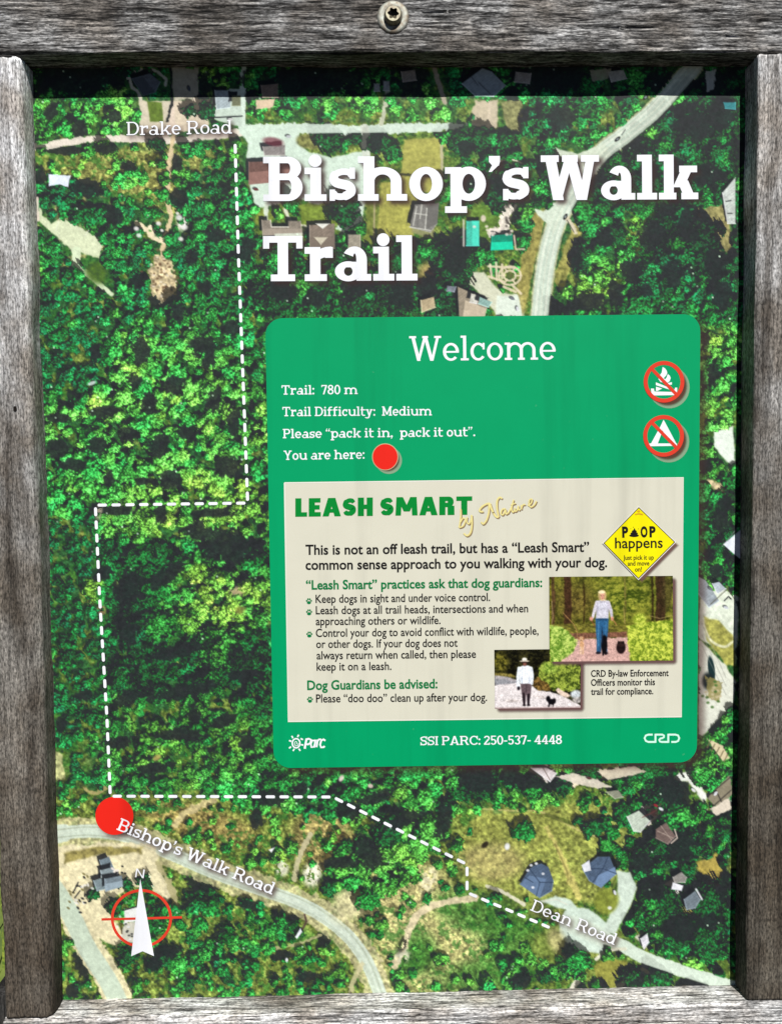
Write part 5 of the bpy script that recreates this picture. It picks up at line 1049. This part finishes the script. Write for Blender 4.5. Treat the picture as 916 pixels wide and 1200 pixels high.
# yellow diamond notice
DM = [(748, 593.0), (791.8, 635.2), (747.6, 679.8), (705.4, 636.6)]; cdm = np.mean(DM, 0)
def inset(d): return [tuple(cdm + (np.array(p) - cdm) * (1 - d / 43.0)) for p in DM]
ds = flat('diamond_sign', [DM], -.0030, CREAM_INK, nb); ds['label'] = 'small yellow diamond sign with black lettering'
soft('printed_shadow', [(x + 4.0, y + 3.6) for x, y in inset(2)], 3.2, (120, 88, 82), BG, -.0026, PIC, ds)
flat('outline', [inset(1.3)], -.0033, print_mat('olive_black_ink', inkcol(60, 54, 14)), ds); flat('yellow_field', [inset(2.6)], -.0036, YELLOW_INK, ds)
sans_obj('lettering', -.0039, BLACK_INK, ds, "P", 728.6, 629.4, 735.8, 629.2, 10.6, bold=.05); sans_obj('lettering', -.0039, BLACK_INK, ds, "O", 750.2, 629.2, 758.4, 629.0, 10.6, bold=.05); sans_obj('lettering', -.0039, BLACK_INK, ds, "P", 760.6, 629.0, 767.9, 628.8, 10.6, bold=.05)
flat('lettering', q_disc(742.5, 627.6, 5.7, 1.8, 16) + q_disc(742.6, 625.2, 4.4, 1.8, 16) + q_disc(742.7, 622.8, 3.0, 1.7, 14) + [[(740.8, 622.4), (743.0, 618.6), (744.6, 622.4)]] + q_disc(741.6, 617.8, .5, .5, 6) + q_disc(747.4, 619.8, .5, .5, 6) + q_disc(738.6, 619.6, .4, .4, 6), -.0039, BLACK_INK, ds)
sans_obj('lettering', -.0039, BLACK_INK, ds, "happens", 720.2, 642.4, 776.0, 641.8, 11.2, bold=.012)
sans_obj('lettering', -.0039, BLACK_INK, ds, "Just pick it up", 729.8, 656.1, 765.6, 655.6, 4.8, bold=.016); sans_obj('lettering', -.0039, BLACK_INK, ds, "and move", 735, 662.9, 760.4, 662.5, 4.8, bold=.016); sans_obj('lettering', -.0039, BLACK_INK, ds, "on!", 743.5, 669.8, 751.6, 669.6, 4.8, bold=.016)
flat('emblem', q_disc(747.8, 599.2, 1.8, 1.2, 10) + q_stroke([(743.6, 603), (748, 602), (753, 603)], 1.6), -.0039, ORANGE_INK, ds)

# ---------------------------------------------------------------- weathered timbers
def wood_mat(name, axis, light, dark, crack, streak=1.0, gradient=None, tint=(1, .98, .95), bump=.5, speck=.7):
    m = bpy.data.materials.new(name); m.use_nodes = True; nt = m.node_tree; N = nt.nodes; Lk = nt.links; b = N['Principled BSDF']
    b.inputs['Roughness'].default_value = .88; b.inputs['Specular IOR Level'].default_value = .2
    tc = N.new('ShaderNodeTexCoord')
    def noise(sl, sc, detail, rough, dist=0.0, off=0.0):
        mp = N.new('ShaderNodeMapping'); s = [sc, sc, sc]; s[axis] = sl; mp.inputs['Scale'].default_value = s; mp.inputs['Location'].default_value = (off, off * .7, off * 1.3)
        n = N.new('ShaderNodeTexNoise'); n.inputs['Scale'].default_value = 1; n.inputs['Detail'].default_value = detail; n.inputs['Roughness'].default_value = rough; n.inputs['Distortion'].default_value = dist
        Lk.new(tc.outputs['Object'], mp.inputs['Vector']); Lk.new(mp.outputs['Vector'], n.inputs['Vector']); return n.outputs['Fac']
    def ramp(src, *stops):
        r = N.new('ShaderNodeValToRGB'); Lk.new(src, r.inputs['Fac'])
        while len(r.color_ramp.elements) < len(stops): r.color_ramp.elements.new(.5)
        for e, (p, c) in zip(r.color_ramp.elements, stops): e.position = p; e.color = tuple(c) + (1,) if hasattr(c, '__len__') else (c, c, c, 1)
        return r.outputs['Color']
    def mix(mode, a, bb, f=1.0):
        x = N.new('ShaderNodeMix'); x.data_type = 'RGBA'; x.blend_type = mode
        if isinstance(f, float): x.inputs['Factor'].default_value = f
        else: Lk.new(f, x.inputs['Factor'])
        for s, i in ((a, 6), (bb, 7)):
            if hasattr(s, 'is_linked'): Lk.new(s, x.inputs[i])
            else: x.inputs[i].default_value = tuple(s) + (1,)
        return x.outputs[2]
    grain = noise(24 * streak, 340, 6, .72, .35); broad = noise(3.0, 38, 4, .6, .6, 3.1); fineg = noise(60, 800, 3, .7, 0, 7.7); blot = noise(14, 16, 4, .55, 0, 11.3); specks = noise(190, 460, 3, .65, 0, 5.1)
    base = ramp(grain, (.40, [c * v for c, v in zip(tint, (crack,) * 3)]), (.475, [c * v for c, v in zip(tint, (dark,) * 3)]), (.60, [c * v for c, v in zip(tint, (light,) * 3)]))
    base = mix('MULTIPLY', base, ramp(broad, (.32, (.34, .325, .31)), (.48, (.84, .84, .84)), (.66, (1.25, 1.25, 1.25))))
    base = mix('MULTIPLY', base, ramp(fineg, (.34, .58), (.62, 1.22)))
    base = mix('MULTIPLY', base, ramp(blot, (.38, (.70, .64, .58)), (.60, (1.06, 1.06, 1.06))))
    base = mix('MULTIPLY', base, ramp(specks, (.36, 1 - .62 * speck), (.5, 1.0), (.64, 1 + .5 * speck)))
    if gradient:
        g = N.new('ShaderNodeSeparateXYZ'); Lk.new(tc.outputs['Object'], g.inputs[0]); mr = N.new('ShaderNodeMapRange'); mr.inputs['From Min'].default_value = gradient[0]; mr.inputs['From Max'].default_value = gradient[1]
        ad = N.new('ShaderNodeMath'); ad.operation = 'MULTIPLY_ADD'; Lk.new(blot, ad.inputs[0]); ad.inputs[1].default_value = .25; Lk.new(g.outputs['Z'], ad.inputs[2]); Lk.new(ad.outputs[0], mr.inputs['Value'])
        base = mix('MULTIPLY', base, ramp(mr.outputs[0], *gradient[2]))
    Lk.new(base, b.inputs['Base Color'])
    bp = N.new('ShaderNodeBump'); bp.inputs['Strength'].default_value = bump; bp.inputs['Distance'].default_value = .0022
    ad = N.new('ShaderNodeMath'); ad.operation = 'ADD'; Lk.new(grain, ad.inputs[0]); ml = N.new('ShaderNodeMath'); ml.operation = 'MULTIPLY'; ml.inputs[1].default_value = .35; Lk.new(specks, ml.inputs[0]); Lk.new(ml.outputs[0], ad.inputs[1])
    Lk.new(ad.outputs[0], bp.inputs['Height']); Lk.new(bp.outputs['Normal'], b.inputs['Normal'])
    return m
def timber(name, x0, x1, z0, z1, y0, y1, axis, mat, parent, seed, radii, step=.003, rough=.0006, wander=.0015, bow=None, res=.0016, cracks=26):
    """a timber of rounded section swept along x (axis 0) or z (axis 2), its surface weathered into ridges; radii for the corners
    (front-low, front-high, back-high, back-low) of the section, low/high along the cross direction"""
    (l0, l1), (c0, c1) = ((x0, x1), (z0, z1)) if axis == 0 else ((z0, z1), (x0, x1))
    sec = []                                   # (y, c, ny, nc)
    def edge(a, b, n0):
        L_ = math.hypot(b[0] - a[0], b[1] - a[1]); n = max(2, int(L_ / (res if n0[0] < 0 else .006)))
        for i in range(n): t = i / n; sec.append((a[0] + (b[0] - a[0]) * t, a[1] + (b[1] - a[1]) * t, *n0))
    def corner(cy, cc, r, a0):
        n = 7
        for i in range(n): a = math.radians(a0 + 90 * i / n); sec.append((cy + r * math.cos(a), cc + r * math.sin(a), math.cos(a), math.sin(a)))
    r0, r1, r2, r3 = radii
    edge((y0, c1 - r1), (y0, c0 + r0), (-1, 0)); corner(y0 + r0, c0 + r0, r0, 180); edge((y0 + r0, c0), (y1 - r3, c0), (0, -1)); corner(y1 - r3, c0 + r3, r3, 270)
    edge((y1, c0 + r3), (y1, c1 - r2), (1, 0)); corner(y1 - r2, c1 - r2, r2, 0); edge((y1 - r2, c1), (y0 + r1, c1), (0, 1)); corner(y0 + r1, c1 - r1, r1, 90)
    S = np.array(sec); ns = len(S); nl = int((l1 - l0) / step) + 1; ls = np.linspace(l0, l1, nl)
    h = (fbm((ns, nl), 2.3, seed, 2, .6, 14) - .5) * 2 * rough * 1.6 + (fbm((ns, nl), 6, seed + 5, 2, .6, 9) - .5) * 2 * rough
    wob = (fbm((ns, nl), 25, seed + 9, 3, .6, 1.2) - .5) * 2 * wander
    D = h + wob
    rc = np.random.default_rng(seed + 21); nf = sum(1 for q in sec if q[2] < -.99)
    for _ in range(cracks):
        i0 = rc.uniform(2, nf - 3); a = rc.uniform(l0, l1); ln = rc.uniform(.04, .22); dp = rc.uniform(.0012, .0034); m = (ls > a) & (ls < a + ln); k = np.where(m)[0]
        if len(k) < 4: continue
        tp = np.sin(np.linspace(0, math.pi, len(k))) ** .6; ii = i0 + np.cumsum(rc.normal(0, .10, len(k)))
        for q, (kk, iv) in enumerate(zip(k, ii)):
            r_ = int(min(max(round(iv), 0), nf - 1)); D[r_, kk] -= dp * tp[q]
    y = S[:, 0:1] + S[:, 2:3] * D; c = S[:, 1:2] + S[:, 3:4] * D
    if bow is not None: c = c + bow(ls)[None, :] * (S[:, 3:4] * .5 + .5 if axis == 2 else 1)
    ll = np.broadcast_to(ls, (ns, nl)).copy()
    endw = (fbm((ns, 1), 4, seed + 13, 2) - .5) * .002; ll[:, :1] += endw; ll[:, -1:] += endw
    V = np.stack([ll, y, c] if axis == 0 else [c, y, ll], -1).reshape(-1, 3)
    i = np.arange(ns)[:, None]; j = np.arange(nl - 1)[None, :]; i2 = (i + 1) % ns
    F = np.stack(np.broadcast_arrays(i * nl + j, i * nl + j + 1, i2 * nl + j + 1, i2 * nl + j), -1).reshape(-1, 4)
    if axis == 0: F = F[:, ::-1]
    F = F.tolist(); e0 = [k * nl for k in range(ns)]; e1 = [k * nl + nl - 1 for k in range(ns)]
    F += [e0[::-1] if axis == 2 else e0, e1 if axis == 2 else e1[::-1]]
    o = mesh_obj(name, V, F, mat, parent, smooth=True)
    bm = bmesh.new(); bm.from_mesh(o.data); bmesh.ops.recalc_face_normals(bm, faces=bm.faces); bm.to_mesh(o.data); bm.free()
    return o
FD, BK = -.034, .055
RAIL_Z = float(P1(458, 78.6)[2]); SILL_Z = float(P1(458, 1163.4)[2])
XL = float(P1(50.5, 450)[0]); XR = float(P1(866.3, 640)[0]); XLO = float(P1(4, 1120, FD)[0]); XRO = XR + (XL - XLO) + .006
print('timbers', XLO, XL, XR, XRO, RAIL_Z, SILL_Z)
frame = thing('timber_frame', 'weathered grey square timber frame bolted together around the trail map', 'sign frame', (0, .02, 0))
post_m = wood_mat('grey_post_wood', 2, .78, .62, .40, 1.0, (ZC - .62, ZC + .75, ((0, (.12, .102, .082)), (.30, (.175, .154, .128)), (.52, (.30, .285, .262)), (.72, (.56, .555, .55)), (1, (1.0, 1.01, 1.04)))), (1, 1, 1), .5, 1.0)
post_m2 = wood_mat('brown_post_wood', 2, .74, .58, .36, 1.0, (ZC - .62, ZC + .75, ((0, (.155, .138, .112)), (.30, (.175, .157, .132)), (.52, (.225, .21, .19)), (.72, (.42, .41, .40)), (1, (1.0, 1.0, 1.02)))), (1, 1, .99), .5, 1.0)
rail_m = wood_mat('silvered_rail_wood', 0, .41, .12, .018, 1.3, None, (1, 1.0, 1.0), .9, .9)
sill_m = wood_mat('silvered_sill_wood', 0, .80, .40, .07, .9, None, (1, 1.0, 1.0), .7, .9)
drk0 = print_mat('hole_dark', (.012, .010, .008))
bowl_ = lambda ls: -.0045 * np.exp(-((ls - (ZC - .06)) / .42) ** 2) + .0035 * np.clip((ZC + .3 - ls) / .9, 0, 1)
pl_ = timber('post', XLO, XL, SILL_Z + .0015, RAIL_Z - .0045, FD, BK, 2, post_m, frame, 700, (.004, .011, .004, .004), bow=None, wander=.0022); pl_['label'] = 'left post, pale silver grey near the top and brown at the foot'
pr_ = timber('post', XR, XRO, SILL_Z + .0015, RAIL_Z - .0035, FD, BK, 2, post_m2, frame, 740, (.004, .004, .004, .004), wander=.0016); pr_['label'] = 'right post, darker brown grey'
rail = timber('top_rail', XLO - .06, XRO + .06, RAIL_Z, RAIL_Z + .089, FD, BK, 0, rail_m, frame, 780, (.003, .004, .004, .004), step=.0022, rough=.0008, wander=.0012)
sill = timber('bottom_rail', XLO - .002, XRO + .004, SILL_Z - .089, SILL_Z, FD - .002, BK, 0, sill_m, frame, 820, (.004, .006, .004, .004), step=.0022, rough=.0007, wander=.0012)
leg_m = wood_mat('shaded_leg_wood', 2, .045, .03, .015)  # near-black wood colour carries the shade behind the frame
for sx, xa, xb in ((-1, XLO - .07, XLO + .05), (1, XRO - .05, XRO + .07)):
    timber('leg', xa, xb, -.25, SILL_Z - .034, BK + .006, BK + .095, 2, leg_m, frame, 860 + sx, (.005,) * 4, step=.012, rough=.0004, res=.006, cracks=0)

flat('painted_hole', [[(18 + 2.1 * math.cos(a / 12 * 6.283), 479 + 3.2 * math.sin(a / 12 * 6.283)) for a in range(12)]], FD - .0012, drk0, pl_)  # flat dark ellipse painted on for the shade inside a small hole
# bolt through the top rail
def metal(name, col, rough, rust=.3):
    m = bpy.data.materials.new(name); m.use_nodes = True; nt = m.node_tree; b = nt.nodes['Principled BSDF']; b.inputs['Metallic'].default_value = .75; b.inputs['Roughness'].default_value = rough
    tc = nt.nodes.new('ShaderNodeTexCoord'); n = nt.nodes.new('ShaderNodeTexNoise'); n.inputs['Scale'].default_value = 160; n.inputs['Detail'].default_value = 5; nt.links.new(tc.outputs['Object'], n.inputs['Vector'])
    r = nt.nodes.new('ShaderNodeValToRGB'); nt.links.new(n.outputs['Fac'], r.inputs['Fac']); r.color_ramp.elements[0].position = .36; r.color_ramp.elements[0].color = (.20, .165, .125, 1); r.color_ramp.elements[1].position = .36 + rust * .6; r.color_ramp.elements[1].color = tuple(col) + (1,)
    nt.links.new(r.outputs['Color'], b.inputs['Base Color']); return m
zinc = metal('zinc_washer', (.40, .43, .39), .66, .6); steel = metal('rusty_bolt', (.34, .33, .24), .6, .55); drk = metal('socket_dark', (.06, .05, .03), .7, .2)
bc = P1(460.4, 20.6, FD)
def lathe(name, prof, mat, parent, n=40, smooth=True):
    V, Fc = [], []
    for r, d in prof:
        for i in range(n): a = 2 * math.pi * i / n; V.append((bc[0] + r * math.cos(a), FD - d, bc[2] + r * math.sin(a)))
    for k in range(len(prof) - 1):
        for i in range(n): j = (i + 1) % n; Fc.append([k * n + i, k * n + j, (k + 1) * n + j, (k + 1) * n + i])
    o = mesh_obj(name, V, Fc, mat, parent, smooth=smooth)
    bm = bmesh.new(); bm.from_mesh(o.data); bmesh.ops.recalc_face_normals(bm, faces=bm.faces); bm.to_mesh(o.data); bm.free()
    return o
washer = [(.0060, -.002), (.0060, .0026), (.0168, .0024), (.0196, .0017), (.0202, .0004), (.0202, -.002)]
bolt = thing('bolt', '', '', (float(bc[0]), FD, float(bc[2]))); del bolt['label'], bolt['category']; bolt.parent = frame; bolt.matrix_parent_inverse = frame.matrix_world.inverted()
lathe('washer', washer, zinc, bolt)
# bolt head: a drum with a six pointed socket
n = 48; hr, hd = .0098, .0090; V, Fc = [], []
rings = [(1.16, .003), (1.12, .006), (1.0, .0075), (.99, hd - .001), (.93, hd)]
for k, d in rings:
    for i in range(n): a = 2 * math.pi * i / n; V.append((bc[0] + hr * k * math.cos(a), FD - d, bc[2] + hr * k * math.sin(a)))
for d in (hd, hd - .005):
    for i in range(n): a = 2 * math.pi * i / n; r = hr * (.64 + .10 * math.cos(6 * a + .5)); V.append((bc[0] + r * math.cos(a), FD - d, bc[2] + r * math.sin(a)))
nr = len(rings) + 2
for k in range(nr - 1):
    for i in range(n): j = (i + 1) % n; Fc.append([k * n + i, k * n + j, (k + 1) * n + j, (k + 1) * n + i])
Fc.append([(nr - 1) * n + i for i in range(n)])
mi = [0] * ((nr - 2) * n) + [1] * n + [1]
o = mesh_obj('bolt_head', V, Fc, [steel, drk], bolt, midx=mi)
bm = bmesh.new(); bm.from_mesh(o.data); bmesh.ops.recalc_face_normals(bm, faces=bm.faces); bm.to_mesh(o.data); bm.free()

# ---------------------------------------------------------------- grass behind the sign
gm = bpy.data.materials.new('meadow_ground'); gm.use_nodes = True; nt = gm.node_tree; b = nt.nodes['Principled BSDF']; b.inputs['Roughness'].default_value = .95
n = nt.nodes.new('ShaderNodeTexNoise'); n.inputs['Scale'].default_value = 6; n.inputs['Detail'].default_value = 8; tc = nt.nodes.new('ShaderNodeTexCoord'); nt.links.new(tc.outputs['Object'], n.inputs['Vector'])
r = nt.nodes.new('ShaderNodeValToRGB'); nt.links.new(n.outputs['Fac'], r.inputs['Fac']); r.color_ramp.elements[0].position = .35; r.color_ramp.elements[0].color = (.06, .10, .02, 1); r.color_ramp.elements[1].position = .65; r.color_ramp.elements[1].color = (.17, .22, .035, 1); sx = nt.nodes.new('ShaderNodeSeparateXYZ'); nt.links.new(tc.outputs['Object'], sx.inputs[0]); ma = nt.nodes.new('ShaderNodeMath'); ma.operation = 'MULTIPLY_ADD'; nt.links.new(n.outputs['Fac'], ma.inputs[0]); ma.inputs[1].default_value = 1.2; nt.links.new(sx.outputs['Y'], ma.inputs[2])
mr = nt.nodes.new('ShaderNodeMapRange'); mr.inputs['From Min'].default_value = .3; mr.inputs['From Max'].default_value = .9; nt.links.new(ma.outputs[0], mr.inputs['Value'])
e = nt.nodes.new('ShaderNodeValToRGB'); nt.links.new(n.outputs['Fac'], e.inputs['Fac']); e.color_ramp.elements[0].position = .35; e.color_ramp.elements[0].color = (.016, .012, .008, 1); e.color_ramp.elements[1].position = .65; e.color_ramp.elements[1].color = (.045, .033, .022, 1)  # unseen front ground: dark earth put in to cut bounce light on the sign
mx = nt.nodes.new('ShaderNodeMix'); mx.data_type = 'RGBA'; nt.links.new(mr.outputs[0], mx.inputs['Factor']); nt.links.new(e.outputs['Color'], mx.inputs[6]); nt.links.new(r.outputs['Color'], mx.inputs[7]); nt.links.new(mx.outputs[2], b.inputs['Base Color'])
g = mesh_obj('ground', [(-60, -60, 0), (60, -60, 0), (60, 60, 0), (-60, 60, 0)], [[0, 1, 2, 3]], gm); g['kind'] = 'structure'
bmg = bpy.data.materials.new('grass_blades'); bmg.use_nodes = True; nt = bmg.node_tree; b = nt.nodes['Principled BSDF']; b.inputs['Roughness'].default_value = .7
at = nt.nodes.new('ShaderNodeTexNoise'); at.inputs['Scale'].default_value = 25; r = nt.nodes.new('ShaderNodeValToRGB'); nt.links.new(at.outputs['Fac'], r.inputs['Fac']); r.color_ramp.elements[0].position = .35; r.color_ramp.elements[0].color = (.10, .17, .02, 1); r.color_ramp.elements[1].position = .65; r.color_ramp.elements[1].color = (.30, .36, .05, 1); nt.links.new(r.outputs['Color'], b.inputs['Base Color'])
rg = np.random.default_rng(5); V, Fc = [], []
for k in range(5200):
    x, y = rg.uniform(-2.4, 2.4), rg.uniform(.25, 3.4); h_ = rg.uniform(.08, .26); a = rg.uniform(0, 6.28); w_ = rg.uniform(.002, .005); ln = rg.uniform(-.35, .35, 2) * h_
    n0 = len(V); cx_, sx_ = math.cos(a) * w_, math.sin(a) * w_
    V += [(x - cx_, y - sx_, -.005), (x + cx_, y + sx_, -.005), (x + cx_ * .7 + ln[0] * .35, y + sx_ * .7 + ln[1] * .35, h_ * .6), (x - cx_ * .7 + ln[0] * .35, y - sx_ * .7 + ln[1] * .35, h_ * .6), (x + ln[0], y + ln[1], h_)]
    Fc += [[n0, n0 + 1, n0 + 2, n0 + 3], [n0 + 3, n0 + 2, n0 + 4]]
gr = mesh_obj('grass', V, Fc, bmg); gr['kind'] = 'stuff'; gr['label'] = 'tall yellow green grass growing behind the sign'
